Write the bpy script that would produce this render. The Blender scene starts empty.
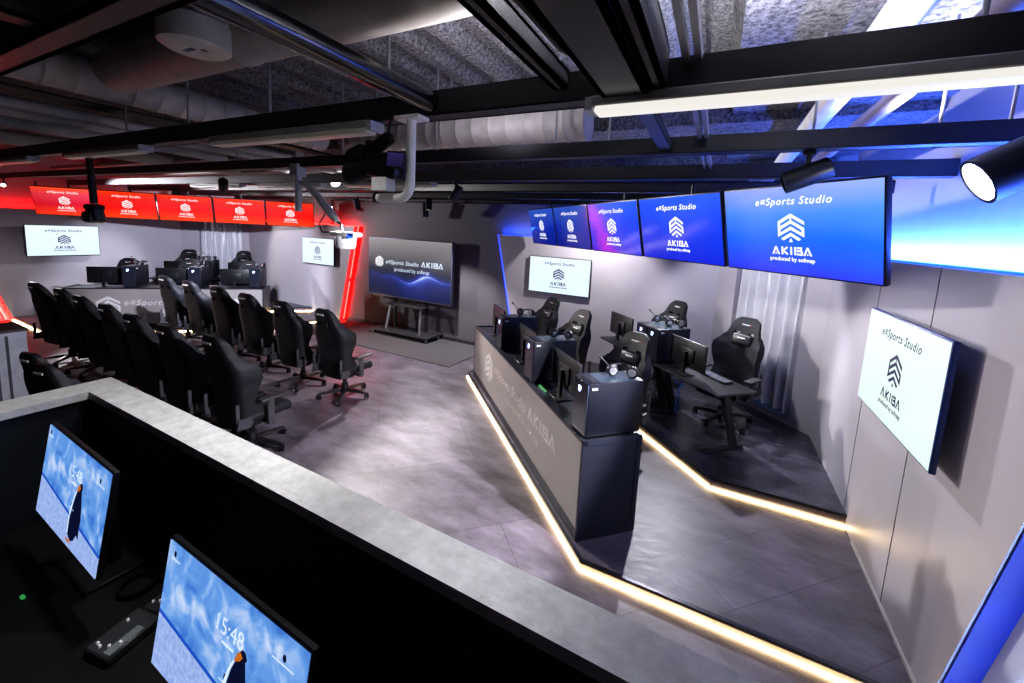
import bpy, bmesh, math, random
from mathutils import Matrix, Vector
random.seed(7)
S2 = math.sqrt(0.5)
PI = math.pi
COL = bpy.context.scene.collection
scene = bpy.context.scene

# ------------------------------------------------------------------ materials
MATS = {}
def lin(c):
    return tuple((x / 12.92 if x <= 0.04045 else ((x + 0.055) / 1.055) ** 2.4) for x in c)

def mat(name, col, rough=0.5, metal=0.0, emit=None, estr=0.0, var=0.12, nscale=8.0, bump=0.0, bscale=60.0, spec=0.5, coat=0.0):
    """Principled with a noise that varies colour and roughness; col is linear rgb."""
    if name in MATS:
        return MATS[name]
    m = bpy.data.materials.new(name)
    m.use_nodes = True
    nt = m.node_tree
    b = nt.nodes['Principled BSDF']
    tc = nt.nodes.new('ShaderNodeTexCoord')
    nz = nt.nodes.new('ShaderNodeTexNoise')
    nz.inputs['Scale'].default_value = nscale
    nz.inputs['Detail'].default_value = 4
    nt.links.new(tc.outputs['Object'], nz.inputs['Vector'])
    rp = nt.nodes.new('ShaderNodeValToRGB')
    rp.color_ramp.elements[0].position = 0.3
    rp.color_ramp.elements[1].position = 0.7
    rp.color_ramp.elements[0].color = tuple(c * (1 - var) for c in col) + (1,)
    rp.color_ramp.elements[1].color = tuple(min(1, c * (1 + var)) for c in col) + (1,)
    nt.links.new(nz.outputs['Fac'], rp.inputs['Fac'])
    nt.links.new(rp.outputs['Color'], b.inputs['Base Color'])
    b.inputs['Roughness'].default_value = rough
    b.inputs['Metallic'].default_value = metal
    b.inputs['Specular IOR Level'].default_value = spec
    b.inputs['Coat Weight'].default_value = coat
    if emit:
        b.inputs['Emission Color'].default_value = tuple(emit) + (1,)
        b.inputs['Emission Strength'].default_value = estr
    if bump:
        n2 = nt.nodes.new('ShaderNodeTexNoise')
        n2.inputs['Scale'].default_value = bscale
        n2.inputs['Detail'].default_value = 6
        nt.links.new(tc.outputs['Object'], n2.inputs['Vector'])
        bp = nt.nodes.new('ShaderNodeBump')
        bp.inputs['Strength'].default_value = bump
        bp.inputs['Distance'].default_value = 0.02
        nt.links.new(n2.outputs['Fac'], bp.inputs['Height'])
        nt.links.new(bp.outputs['Normal'], b.inputs['Normal'])
    MATS[name] = m
    return m

def floor_mat(name, ang, lx, ly, offx, offy, base, rough=0.48):
    m = bpy.data.materials.new(name); m.use_nodes = True
    nt = m.node_tree; N = nt.nodes; Lk = nt.links
    b = N['Principled BSDF']
    tc = N.new('ShaderNodeTexCoord')
    mp = N.new('ShaderNodeMapping')
    mp.inputs['Rotation'].default_value = (0, 0, ang)
    mp.inputs['Location'].default_value = (offx, offy, 0)
    Lk.new(tc.outputs['Object'], mp.inputs['Vector'])
    br = N.new('ShaderNodeTexBrick')
    br.offset = 0.5
    br.inputs['Scale'].default_value = 1.0
    br.inputs['Brick Width'].default_value = lx
    br.inputs['Row Height'].default_value = ly
    br.inputs['Mortar Size'].default_value = 0.004
    br.inputs['Mortar Smooth'].default_value = 0.0
    br.inputs['Bias'].default_value = 0.0
    br.inputs['Color1'].default_value = (0.86, 0.86, 0.86, 1)
    br.inputs['Color2'].default_value = (1.08, 1.08, 1.08, 1)
    br.inputs['Mortar'].default_value = (0.55, 0.55, 0.55, 1)
    Lk.new(mp.outputs['Vector'], br.inputs['Vector'])
    n1 = N.new('ShaderNodeTexNoise'); n1.inputs['Scale'].default_value = 1.7; n1.inputs['Detail'].default_value = 8; n1.inputs['Roughness'].default_value = 0.65
    n2 = N.new('ShaderNodeTexNoise'); n2.inputs['Scale'].default_value = 14; n2.inputs['Detail'].default_value = 6
    mp2 = N.new('ShaderNodeMapping'); mp2.inputs['Rotation'].default_value = (0, 0, ang); mp2.inputs['Scale'].default_value = (1, 2.2, 1)
    Lk.new(tc.outputs['Object'], mp2.inputs['Vector'])
    Lk.new(mp2.outputs['Vector'], n1.inputs['Vector']); Lk.new(mp2.outputs['Vector'], n2.inputs['Vector'])
    r1 = N.new('ShaderNodeValToRGB')
    r1.color_ramp.elements[0].position = 0.33; r1.color_ramp.elements[1].position = 0.68
    r1.color_ramp.elements[0].color = tuple(c * 0.36 for c in base) + (1,)
    r1.color_ramp.elements[1].color = tuple(c * 1.3 for c in base) + (1,)
    Lk.new(n1.outputs['Fac'], r1.inputs['Fac'])
    mx = N.new('ShaderNodeMix'); mx.data_type = 'RGBA'; mx.blend_type = 'MULTIPLY'; mx.inputs[0].default_value = 1.0
    Lk.new(r1.outputs['Color'], mx.inputs[6]); Lk.new(br.outputs['Color'], mx.inputs[7])
    mx2 = N.new('ShaderNodeMix'); mx2.data_type = 'RGBA'; mx2.blend_type = 'OVERLAY'; mx2.inputs[0].default_value = 0.22
    Lk.new(mx.outputs[2], mx2.inputs[6]); Lk.new(n2.outputs['Color'], mx2.inputs[7])
    hs = N.new('ShaderNodeHueSaturation'); hs.inputs['Saturation'].default_value = 0.95
    Lk.new(mx2.outputs[2], hs.inputs['Color'])
    Lk.new(hs.outputs['Color'], b.inputs['Base Color'])
    mr = N.new('ShaderNodeMapRange'); mr.inputs['To Min'].default_value = rough - 0.1; mr.inputs['To Max'].default_value = rough + 0.15
    Lk.new(n2.outputs['Fac'], mr.inputs['Value']); Lk.new(mr.outputs[0], b.inputs['Roughness'])
    bp = N.new('ShaderNodeBump'); bp.inputs['Strength'].default_value = 0.12; bp.inputs['Distance'].default_value = 0.01
    Lk.new(n2.outputs['Fac'], bp.inputs['Height']); Lk.new(bp.outputs['Normal'], b.inputs['Normal'])
    MATS[name] = m
    return m

def screen_mat(name, stops, horiz=None, strength=1.0, refl=0.12):
    """Lit display: vertical ramp in generated Z, optional second ramp (in X) multiplied."""
    m = bpy.data.materials.new(name); m.use_nodes = True
    nt = m.node_tree; N = nt.nodes; Lk = nt.links
    b = N['Principled BSDF']
    b.inputs['Base Color'].default_value = (0.01, 0.01, 0.012, 1)
    b.inputs['Roughness'].default_value = refl
    tc = N.new('ShaderNodeTexCoord'); sp = N.new('ShaderNodeSeparateXYZ')
    Lk.new(tc.outputs['Generated'], sp.inputs['Vector'])
    r = N.new('ShaderNodeValToRGB')
    els = r.color_ramp.elements
    els[0].position = stops[0][0]; els[0].color = stops[0][1] + (1,)
    els[1].position = stops[-1][0]; els[1].color = stops[-1][1] + (1,)
    for p, c in stops[1:-1]:
        e = els.new(p); e.color = c + (1,)
    nz = N.new('ShaderNodeTexNoise'); nz.inputs['Scale'].default_value = 1.6; nz.inputs['Detail'].default_value = 2
    Lk.new(tc.outputs['Generated'], nz.inputs['Vector'])
    ad = N.new('ShaderNodeMath'); ad.operation = 'MULTIPLY_ADD'; ad.inputs[1].default_value = 0.25
    sb = N.new('ShaderNodeMath'); sb.operation = 'SUBTRACT'; sb.inputs[1].default_value = 0.125
    Lk.new(nz.outputs['Fac'], ad.inputs[0]); Lk.new(sp.outputs['Z'], ad.inputs[2]); Lk.new(ad.outputs[0], sb.inputs[0])
    Lk.new(sb.outputs[0], r.inputs['Fac'])
    out = r.outputs['Color']
    if horiz:
        r2 = N.new('ShaderNodeValToRGB')
        r2.color_ramp.elements[0].color = horiz[0] + (1,); r2.color_ramp.elements[1].color = horiz[1] + (1,)
        Lk.new(sp.outputs['X'], r2.inputs['Fac'])
        mx = N.new('ShaderNodeMix'); mx.data_type = 'RGBA'; mx.blend_type = 'MULTIPLY'; mx.inputs[0].default_value = 1.0
        Lk.new(out, mx.inputs[6]); Lk.new(r2.outputs['Color'], mx.inputs[7]); out = mx.outputs[2]
    Lk.new(out, b.inputs['Emission Color'])
    b.inputs['Emission Strength'].default_value = strength
    MATS[name] = m
    return m

def wave_screen_mat(name):
    """Dark grey display with a blue glowing dotted wave across the lower half."""
    m = bpy.data.materials.new(name); m.use_nodes = True
    nt = m.node_tree; N = nt.nodes; Lk = nt.links
    b = N['Principled BSDF']; b.inputs['Base Color'].default_value = (0.01, 0.01, 0.012, 1); b.inputs['Roughness'].default_value = 0.2
    tc = N.new('ShaderNodeTexCoord'); sp = N.new('ShaderNodeSeparateXYZ'); Lk.new(tc.outputs['Generated'], sp.inputs['Vector'])
    def M(op, a, bb=None, c=None):
        n = N.new('ShaderNodeMath'); n.operation = op
        for i, v in enumerate((a, bb, c)):
            if v is None: continue
            if isinstance(v, (int, float)): n.inputs[i].default_value = v
            else: Lk.new(v, n.inputs[i])
        return n.outputs[0]
    X, Z = sp.outputs['X'], sp.outputs['Z']
    # crest height of the wave along X
    w1 = M('MULTIPLY', M('SINE', M('MULTIPLY_ADD', X, 9.0, 0.6)), 0.055)
    w2 = M('MULTIPLY', M('SINE', M('MULTIPLY_ADD', X, 17.0, 2.0)), 0.03)
    crest = M('ADD', M('ADD', w1, w2), 0.335)
    d = M('SUBTRACT', crest, Z)                       # positive below the crest
    body = M('MULTIPLY', M('GREATER_THAN', d, 0.0), M('EXPONENT', M('MULTIPLY', d, -3.5)))
    glow = M('EXPONENT', M('MULTIPLY', M('ABSOLUTE', d), -26.0))
    dots = M('MULTIPLY_ADD', M('SINE', M('MULTIPLY', M('ADD', X, M('MULTIPLY', d, 1.2)), 210.0)), 0.5, 0.5)
    spot = M('EXPONENT', M('MULTIPLY', M('ABSOLUTE', M('SUBTRACT', X, 0.68)), -4.0))
    inten = M('ADD', M('MULTIPLY', M('MULTIPLY', body, dots), M('MULTIPLY_ADD', spot, 0.62, 0.10)), M('MULTIPLY', glow, M('MULTIPLY', spot, 0.8)))
    rp = N.new('ShaderNodeValToRGB')
    e = rp.color_ramp.elements
    e[0].color = (0.0, 0.0, 0.0, 1); e[1].position = 1.0; e[1].color = (0.75, 0.85, 1.0, 1)
    k = e.new(0.35); k.color = (0.008, 0.028, 0.30, 1)
    k = e.new(0.7); k.color = (0.14, 0.22, 0.85, 1)
    Lk.new(inten, rp.inputs['Fac'])
    bg = N.new('ShaderNodeValToRGB')
    g = bg.color_ramp.elements
    g[0].color = (0.006, 0.008, 0.03, 1); g[1].position = 1.0; g[1].color = (0.27, 0.25, 0.26, 1)
    k = g.new(0.45); k.color = (0.03, 0.032, 0.05, 1)
    Lk.new(Z, bg.inputs['Fac'])
    mx = N.new('ShaderNodeMix'); mx.data_type = 'RGBA'; mx.blend_type = 'ADD'; mx.inputs[0].default_value = 1.0
    Lk.new(bg.outputs['Color'], mx.inputs[6]); Lk.new(rp.outputs['Color'], mx.inputs[7])
    Lk.new(mx.outputs[2], b.inputs['Emission Color']); b.inputs['Emission Strength'].default_value = 1.0
    MATS[name] = m
    return m

def ice_screen_mat(name):
    """Lock-screen picture: blue ice cliff above a pale snow slope."""
    m = bpy.data.materials.new(name); m.use_nodes = True
    nt = m.node_tree; N = nt.nodes; Lk = nt.links
    b = N['Principled BSDF']; b.inputs['Base Color'].default_value = (0.01, 0.01, 0.012, 1); b.inputs['Roughness'].default_value = 0.35
    tc = N.new('ShaderNodeTexCoord'); sp = N.new('ShaderNodeSeparateXYZ'); Lk.new(tc.outputs['Generated'], sp.inputs['Vector'])
    mp = N.new('ShaderNodeMapping'); mp.inputs['Scale'].default_value = (1.8, 0, 1.0); Lk.new(tc.outputs['Generated'], mp.inputs['Vector'])
    n1 = N.new('ShaderNodeTexNoise'); n1.inputs['Scale'].default_value = 4.2; n1.inputs['Detail'].default_value = 5; n1.inputs['Distortion'].default_value = 0.6
    Lk.new(mp.outputs['Vector'], n1.inputs['Vector'])
    ice = N.new('ShaderNodeValToRGB'); e = ice.color_ramp.elements
    e[0].position = 0.32; e[0].color = lin((0.27, 0.50, 0.84)) + (1,)
    e[1].position = 0.72; e[1].color = lin((0.84, 0.90, 1.0)) + (1,)
    k = e.new(0.52); k.color = lin((0.47, 0.67, 0.93)) + (1,)
    Lk.new(n1.outputs['Fac'], ice.inputs['Fac'])
    n2 = N.new('ShaderNodeTexNoise'); n2.inputs['Scale'].default_value = 22; n2.inputs['Detail'].default_value = 4
    Lk.new(mp.outputs['Vector'], n2.inputs['Vector'])
    snow = N.new('ShaderNodeValToRGB'); e = snow.color_ramp.elements
    e[0].position = 0.3; e[0].color = lin((0.55, 0.66, 0.90)) + (1,); e[1].position = 0.7; e[1].color = lin((0.72, 0.80, 0.97)) + (1,)
    Lk.new(n2.outputs['Fac'], snow.inputs['Fac'])
    def M(op, a, bb=None, c=None):
        n = N.new('ShaderNodeMath'); n.operation = op
        for i, v in enumerate((a, bb, c)):
            if v is None: continue
            if isinstance(v, (int, float)): n.inputs[i].default_value = v
            else: Lk.new(v, n.inputs[i])
        return n.outputs[0]
    line = M('MULTIPLY_ADD', sp.outputs['X'], -0.22, 0.43)      # snow edge falls to the right
    dd = M('SUBTRACT', sp.outputs['Z'], line)
    fac = M('GREATER_THAN', dd, 0.0)
    mx = N.new('ShaderNodeMix'); mx.data_type = 'RGBA'; Lk.new(fac, mx.inputs[0])
    Lk.new(snow.outputs['Color'], mx.inputs[6]); Lk.new(ice.outputs['Color'], mx.inputs[7])
    edge = M('LESS_THAN', M('ABSOLUTE', dd), 0.016)
    mx2 = N.new('ShaderNodeMix'); mx2.data_type = 'RGBA'; Lk.new(edge, mx2.inputs[0])
    Lk.new(mx.outputs[2], mx2.inputs[6]); mx2.inputs[7].default_value = lin((0.15, 0.36, 0.78)) + (1,)
    Lk.new(mx2.outputs[2], b.inputs['Emission Color']); b.inputs['Emission Strength'].default_value = 0.82
    MATS[name] = m
    return m

def emis(name, col, s):
    return mat(name, (0.02, 0.02, 0.02), 0.5, emit=col, estr=s, var=0.0)

black = mat('black_plastic', (0.007, 0.007, 0.009), 0.42, spec=0.35)
black_gloss = mat('black_gloss', (0.008, 0.008, 0.011), 0.18)
black_metal = mat('black_metal', (0.018, 0.018, 0.021), 0.38, 0.3)
beam_mat = mat('beam_black_paint', (0.012, 0.012, 0.015), 0.5, bump=0.05)
case_mat = mat('case_dark_steel', (0.006, 0.0065, 0.012), 0.45, 0.0, spec=0.3)
case_glass = mat('case_front_glass', (0.015, 0.016, 0.024), 0.12, 0.0, coat=0.4)
chair_black = mat('chair_black_fabric', (0.0085, 0.009, 0.012), 0.6, bump=0.15, bscale=300, spec=0.35)
chair_grey = mat('chair_grey_plastic', (0.04, 0.04, 0.045), 0.5)
chair_side = mat('chair_leather', (0.016, 0.016, 0.02), 0.4)
pad_mat = mat('arm_pad_rubber', (0.03, 0.03, 0.035), 0.5)
white_tag = mat('white_tag', (0.6, 0.6, 0.62), 0.5)
red_tag = mat('red_tag', (0.5, 0.02, 0.02), 0.5)
panel_grey = mat('panel_grey_paint', (0.36, 0.338, 0.372), 0.45, var=0.04, nscale=1.5)
wall_dark = mat('wall_dark_grey_paint', (0.105, 0.098, 0.112), 0.55, var=0.06, nscale=1.2)
wall_side = mat('wall_upper_paint', (0.42, 0.42, 0.45), 0.6, var=0.04, nscale=1.2)
counter_grey = mat('counter_front_metallic', (0.30, 0.275, 0.265), 0.34, 0.35, var=0.05, nscale=2)
counter_dark = mat('counter_dark_laminate', (0.014, 0.015, 0.023), 0.4)
desk_black = mat('desk_black_laminate', (0.008, 0.008, 0.011), 0.35)
letter_grey = mat('lettering_silver', (0.55, 0.53, 0.53), 0.35, 0.2, emit=(0.5, 0.48, 0.48), estr=0.04)
stone = mat('cap_pale_stone', (0.50, 0.50, 0.50), 0.55, var=0.16, nscale=26, bump=0.1)
booth_black = mat('booth_navy_paint', (0.006, 0.009, 0.014), 0.55)
booth_desk = mat('booth_dark_wood', (0.0035, 0.0026, 0.0025), 0.6, spec=0.25, var=0.35, nscale=5)
carpet_mat = mat('grey_carpet', (0.075, 0.07, 0.074), 0.95, var=0.3, nscale=90, bump=0.4, bscale=220)
steel = mat('galvanised_steel', (0.35, 0.36, 0.39), 0.4, 0.7)
duct_mat = mat('pale_duct_wrap', (0.38, 0.36, 0.345), 0.6, var=0.1, nscale=10, bump=0.1)
white_paint = mat('white_painted_metal', (0.7, 0.7, 0.7), 0.4)
grey_paint = mat('grey_painted_metal', (0.35, 0.37, 0.38), 0.45)
brown_pipe = mat('brown_pipe_paint', (0.16, 0.13, 0.13), 0.5)
trim_black = mat('trim_black_aluminium', (0.03, 0.03, 0.04), 0.3, 0.6)
silver = mat('brushed_silver', (0.55, 0.55, 0.58), 0.28, 0.9)
mesh_chrome = mat('headset_chrome', (0.45, 0.45, 0.5), 0.2, 0.8)
orange_e = emis('orange_print', lin((0.85, 0.5, 0.18)), 0.7)
penguin_e = emis('penguin_navy_print', lin((0.06, 0.09, 0.22)), 0.8)
pale_e = emis('pale_print', lin((0.86, 0.92, 1.0)), 0.9)
white_e = emis('white_print', (0.95, 0.97, 1.0), 1.05)
pink_e = emis('pale_pink_print', (1.0, 0.9, 0.9), 1.0)
navy_e = emis('navy_print', lin((0.10, 0.07, 0.30)), 1.0)
led_warm = emis('led_warm_white', (1.0, 0.72, 0.38), 20.0)
led_blue = emis('led_blue', (0.004, 0.035, 1.0), 7.0)
led_red = emis('led_red', (1.0, 0.004, 0.003), 60.0)
blue_dot = emis('blue_power_light', (0.35, 0.45, 1.0), 5.0)
orange_dot = emis('orange_power_light', (1.0, 0.55, 0.2), 4.0)
green_dot = emis('green_light', (0.05, 0.5, 0.12), 0.5)
tube_e = emis('fluorescent_diffuser', (1.0, 0.97, 0.9), 0.75)
lamp_white = mat('lamp_housing_grey', (0.25, 0.25, 0.25), 0.45)
tube_off = mat('unlit_diffuser', (0.30, 0.285, 0.25), 0.4, emit=(1, 0.95, 0.85), estr=0.03)
lens_e = emis('spot_lens_glow', (1.0, 0.98, 0.95), 60.0)
small_lens = emis('small_lens_glow', (1.0, 0.95, 0.9), 14.0)

def fireproof_mat():
    m = bpy.data.materials.new('sprayed_fireproofing'); m.use_nodes = True
    nt = m.node_tree; N = nt.nodes; Lk = nt.links
    b = N['Principled BSDF']; b.inputs['Roughness'].default_value = 0.95
    tc = N.new('ShaderNodeTexCoord')
    n = N.new('ShaderNodeTexNoise'); n.inputs['Scale'].default_value = 38; n.inputs['Detail'].default_value = 7; n.inputs['Roughness'].default_value = 0.7
    Lk.new(tc.outputs['Object'], n.inputs['Vector'])
    n2 = N.new('ShaderNodeTexNoise'); n2.inputs['Scale'].default_value = 1.6; n2.inputs['Detail'].default_value = 4
    Lk.new(tc.outputs['Object'], n2.inputs['Vector'])
    r = N.new('ShaderNodeValToRGB'); r.color_ramp.elements[0].position = 0.36; r.color_ramp.elements[1].position = 0.62
    r.color_ramp.elements[0].color = (0.05, 0.05, 0.055, 1); r.color_ramp.elements[1].color = (0.40, 0.385, 0.38, 1)
    Lk.new(n.outputs['Fac'], r.inputs['Fac'])
    r2 = N.new('ShaderNodeValToRGB'); r2.color_ramp.elements[0].position = 0.3; r2.color_ramp.elements[1].position = 0.7
    r2.color_ramp.elements[0].color = (0.6, 0.6, 0.6, 1); r2.color_ramp.elements[1].color = (1.1, 1.1, 1.1, 1)
    Lk.new(n2.outputs['Fac'], r2.inputs['Fac'])
    mx = N.new('ShaderNodeMix'); mx.data_type = 'RGBA'; mx.blend_type = 'MULTIPLY'; mx.inputs[0].default_value = 1.0
    Lk.new(r.outputs['Color'], mx.inputs[6]); Lk.new(r2.outputs['Color'], mx.inputs[7]); Lk.new(mx.outputs[2], b.inputs['Base Color'])
    bp = N.new('ShaderNodeBump'); bp.inputs['Strength'].default_value = 1.0; bp.inputs['Distance'].default_value = 0.05
    Lk.new(n.outputs['Fac'], bp.inputs['Height']); Lk.new(bp.outputs['Normal'], b.inputs['Normal'])
    return m
fire = fireproof_mat()

def curtain_mat():
    m = mat('silver_satin', (0.70, 0.70, 0.74), 0.26, 0.3, var=0.06, nscale=6)
    return m
satin = curtain_mat()

# ------------------------------------------------------------------ mesh helpers
class MB:
    def __init__(s):
        s.v = []; s.f = []
    def add(s, verts, faces, M=None):
        o = len(s.v)
        for p in verts:
            p = Vector(p)
            if M is not None: p = M @ p
            s.v.append(tuple(p))
        for f in faces: s.f.append(tuple(i + o for i in f))
        return s
    def box(s, c, d, M=None):
        x, y, z = d[0] / 2, d[1] / 2, d[2] / 2
        T = Matrix.Translation(c) if M is None else M @ Matrix.Translation(c)
        vs = [(-x, -y, -z), (x, -y, -z), (x, y, -z), (-x, y, -z), (-x, -y, z), (x, -y, z), (x, y, z), (-x, y, z)]
        return s.add(vs, [(0, 3, 2, 1), (4, 5, 6, 7), (0, 1, 5, 4), (1, 2, 6, 5), (2, 3, 7, 6), (3, 0, 4, 7)], T)
    def rbox(s, c, d, r=0.01, seg=2, M=None):
        bm = bmesh.new()
        bmesh.ops.create_cube(bm, size=1.0)
        bmesh.ops.scale(bm, vec=Vector(d), verts=bm.verts)
        r = min(r, min(d) * 0.49)
        bmesh.ops.bevel(bm, geom=list(bm.edges), offset=r, segments=seg, affect='EDGES', profile=0.5)
        bm.verts.index_update()
        vs = [v.co.copy() for v in bm.verts]; fs = [[v.index for v in f.verts] for f in bm.faces]
        bm.free()
        T = Matrix.Translation(c) if M is None else M @ Matrix.Translation(c)
        return s.add(vs, fs, T)
    def prism(s, poly, z0, z1, M=None):
        """poly in XY (counter-clockwise), extruded z0..z1"""
        n = len(poly)
        vs = [(p[0], p[1], z0) for p in poly] + [(p[0], p[1], z1) for p in poly]
        fs = [tuple(range(n - 1, -1, -1)), tuple(range(n, 2 * n))]
        fs += [(i, (i + 1) % n, n + (i + 1) % n, n + i) for i in range(n)]
        return s.add(vs, fs, M)
    def tube(s, pts, r, n=10, M=None, cap=True):
        pts = [Vector(p) for p in pts]
        rs = r if isinstance(r, (list, tuple)) else [r] * len(pts)
        vs = []; fs = []
        up = None
        for i, p in enumerate(pts):
            t = (pts[min(i + 1, len(pts) - 1)] - pts[max(i - 1, 0)]).normalized()
            if up is None:
                a = Vector((0, 0, 1)) if abs(t.z) < 0.9 else Vector((1, 0, 0))
            else: a = up
            x = t.cross(a)
            if x.length < 1e-5: x = t.cross(Vector((1, 0.3, 0)))
            x.normalize(); y = x.cross(t).normalized(); up = y
            for k in range(n):
                an = 2 * PI * k / n
                vs.append(p + (x * math.cos(an) + y * math.sin(an)) * rs[i])
        for i in range(len(pts) - 1):
            for k in range(n):
                a = i * n + k; b = i * n + (k + 1) % n
                fs.append((a, b, b + n, a + n))
        if cap:
            fs.append(tuple(range(n - 1, -1, -1)))
            fs.append(tuple(range((len(pts) - 1) * n, len(pts) * n)))
        return s.add(vs, fs, M)
    def cyl(s, a, b, r, n=16, M=None, r2=None):
        return s.tube([a, b], [r, r if r2 is None else r2], n, M)
    def lathe(s, prof, n=20, M=None):
        vs = []; fs = []
        m = len(prof)
        for r, z in prof:
            for k in range(n):
                an = 2 * PI * k / n
                vs.append((r * math.cos(an), r * math.sin(an), z))
        for i in range(m - 1):
            for k in range(n):
                a = i * n + k; b = i * n + (k + 1) % n
                fs.append((a, b, b + n, a + n))
        fs.append(tuple(range(n - 1, -1, -1))); fs.append(tuple(range((m - 1) * n, m * n)))
        return s.add(vs, fs, M)
    def mesh(s, name, m, smooth=True, ang=40):
        me = bpy.data.meshes.new(name)
        me.from_pydata(s.v, [], s.f)
        me.materials.append(m)
        if smooth:
            me.polygons.foreach_set('use_smooth', [True] * len(me.polygons))
            me.set_sharp_from_angle(angle=math.radians(ang))
        me.update()
        return me
    def build(s, name, m, parent=None, label=None, smooth=True, ang=40):
        return link(name, s.mesh(name, m, smooth, ang), parent, label)

def link(name, me, parent=None, label=None):
    o = bpy.data.objects.new(name, me); COL.objects.link(o)
    if parent is not None: o.parent = parent
    if label: o['label'] = label
    return o

def tag(o, label=None, cat=None, group=None, kind=None):
    if label: o['label'] = label
    if cat: o['category'] = cat
    if group: o['group'] = group
    if kind: o['kind'] = kind
    return o

def thing(name, label, cat, loc=(0, 0, 0), rz=0.0, group=None):
    o = bpy.data.objects.new(name, None); COL.objects.link(o)
    o.location = loc; o.rotation_euler = (0, 0, rz); o.empty_display_size = 0.1
    return tag(o, label, cat, group)

def struct(name, mb, m, label=None, smooth=False):
    o = mb.build(name, m, smooth=smooth)
    return tag(o, label, None, None, 'structure')

def dup(root, loc, rz, label, group=None):
    r = root.copy(); COL.objects.link(r)
    r.location = loc; r.rotation_euler = (0, 0, rz); r['label'] = label
    if group: r['group'] = group
    for ch in list(root.children):
        c = ch.copy(); COL.objects.link(c); c.parent = r
        for g in list(ch.children):
            d = g.copy(); COL.objects.link(d); d.parent = c
    return r

# stage frames: local X to the right as the audience sees the stage, local Y into the stage
STAGE = {'R': ((-2.153, 4.402), -PI / 4), 'L': ((-10.854, 4.448), PI / 4)}
def SW(st, X, Y, Z=0.0):
    (ox, oy), a = STAGE[st]
    return (ox + X * math.cos(a) - Y * math.sin(a), oy + X * math.sin(a) + Y * math.cos(a), Z)
def SA(st): return STAGE[st][1]
AXIS = -6.47
def mir(x): return 2 * AXIS - x
ZP, ZU = 0.08, 0.2                       # low platform, upper platform

# ------------------------------------------------------------------ lettering and logo as flat shapes in XZ, facing -Y
TEXT_CACHE = {}
def text_mesh(body, size, m, shear=0.0, bold=0.0, align='CENTER', spacing=1.0):
    key = (body, size, m.name, shear, bold, align, spacing)
    if key in TEXT_CACHE: return TEXT_CACHE[key]
    cu = bpy.data.curves.new('lettering', 'FONT')
    cu.body = body; cu.size = size; cu.shear = shear; cu.offset = bold; cu.align_x = align; cu.space_character = spacing
    cu.resolution_u = 3
    t = bpy.data.objects.new('lettering', cu); COL.objects.link(t)
    dg = bpy.context.evaluated_depsgraph_get(); dg.update()
    me = bpy.data.meshes.new_from_object(t.evaluated_get(dg))
    bpy.data.objects.remove(t); bpy.data.curves.remove(cu)
    me.transform(Matrix.Rotation(PI / 2, 4, 'X'))
    me.materials.clear(); me.materials.append(m)
    TEXT_CACHE[key] = me
    return me

def title(parent, size, m, x, y, z, bold, spacing, centred):
    """the two-word studio title, one lettering part per word"""
    a = text_mesh('e\u2261Sports', size, m, 0.25, bold, 'LEFT', spacing); b = text_mesh('Studio', size, m, 0.25, bold, 'LEFT', spacing)
    wa = max(v.co.x for v in a.vertices); wb = max(v.co.x for v in b.vertices); gap = 0.34 * size
    x0 = x - (wa + gap + wb) / 2 if centred else x
    o = link('sports_lettering', a, parent); o.location = (x0, y, z)
    o = link('studio_lettering', b, parent); o.location = (x0 + wa + gap, y, z)

def stroke(mb, a, b, w, y=0.0):
    """flat bar from a to b (XZ) of width w"""
    a = Vector((a[0], 0, a[1])); b = Vector((b[0], 0, b[1]))
    d = (b - a).normalized(); nrm = Vector((-d.z, 0, d.x)) * (w / 2)
    vs = [a - nrm, b - nrm, b + nrm, a + nrm]
    mb.add(vs, [(0, 1, 2, 3)])

def flatpoly(mb, pts):
    mb.add([(p[0], 0, p[1]) for p in pts], [tuple(range(len(pts)))])

def logo_mb(U):
    """chevron emblem, 2U wide, centred"""
    mb = MB(); h = 1.05
    def q(*p): flatpoly(mb, [(x * U, (h - y) * U) for x, y in reversed(p)])
    t = 0.26; k = 0.585
    # first chevron
    q((-1, k), (0, 0), (0, t), (-1, k + t)); q((0, 0), (1, k), (1, k + t), (0, t))
    # left bar
    q((-1, k + t), (-0.8, k + t - 0.1), (-0.8, 1.65), (-1, 1.73))
    # second chevron
    a = 0.47
    q((-0.8, a + 0.8 * k), (0, a), (0, a + t), (-0.8, a + 0.8 * k + t)); q((0, a), (1, a + k), (1, a + k + t), (0, a + t))
    q((-0.06, t), (0.06, t), (0.06, a + 0.05), (-0.06, a + 0.05))
    # right bar
    q((0.8, a + k + 0.1), (1, a + k + t), (1, 1.73), (0.8, 1.62))
    # third chevron
    a = 0.94
    q((-0.8, a + 0.8 * k), (0, a), (0, a + t), (-1, 1.73), (-0.9, 1.55)); q((0, a), (0.8, a + 0.8 * k), (1, 1.73), (0, a + t))
    # fourth chevron
    a = 1.4
    q((-0.76, a + 0.46), (0, a), (0, a + t), (-0.58, a + 0.6)); q((0, a), (0.76, a + 0.46), (0.58, a + 0.6), (0, a + t))
    q((-0.15, 2.1), (0, 1.8), (0.15, 2.1))
    return mb

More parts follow.
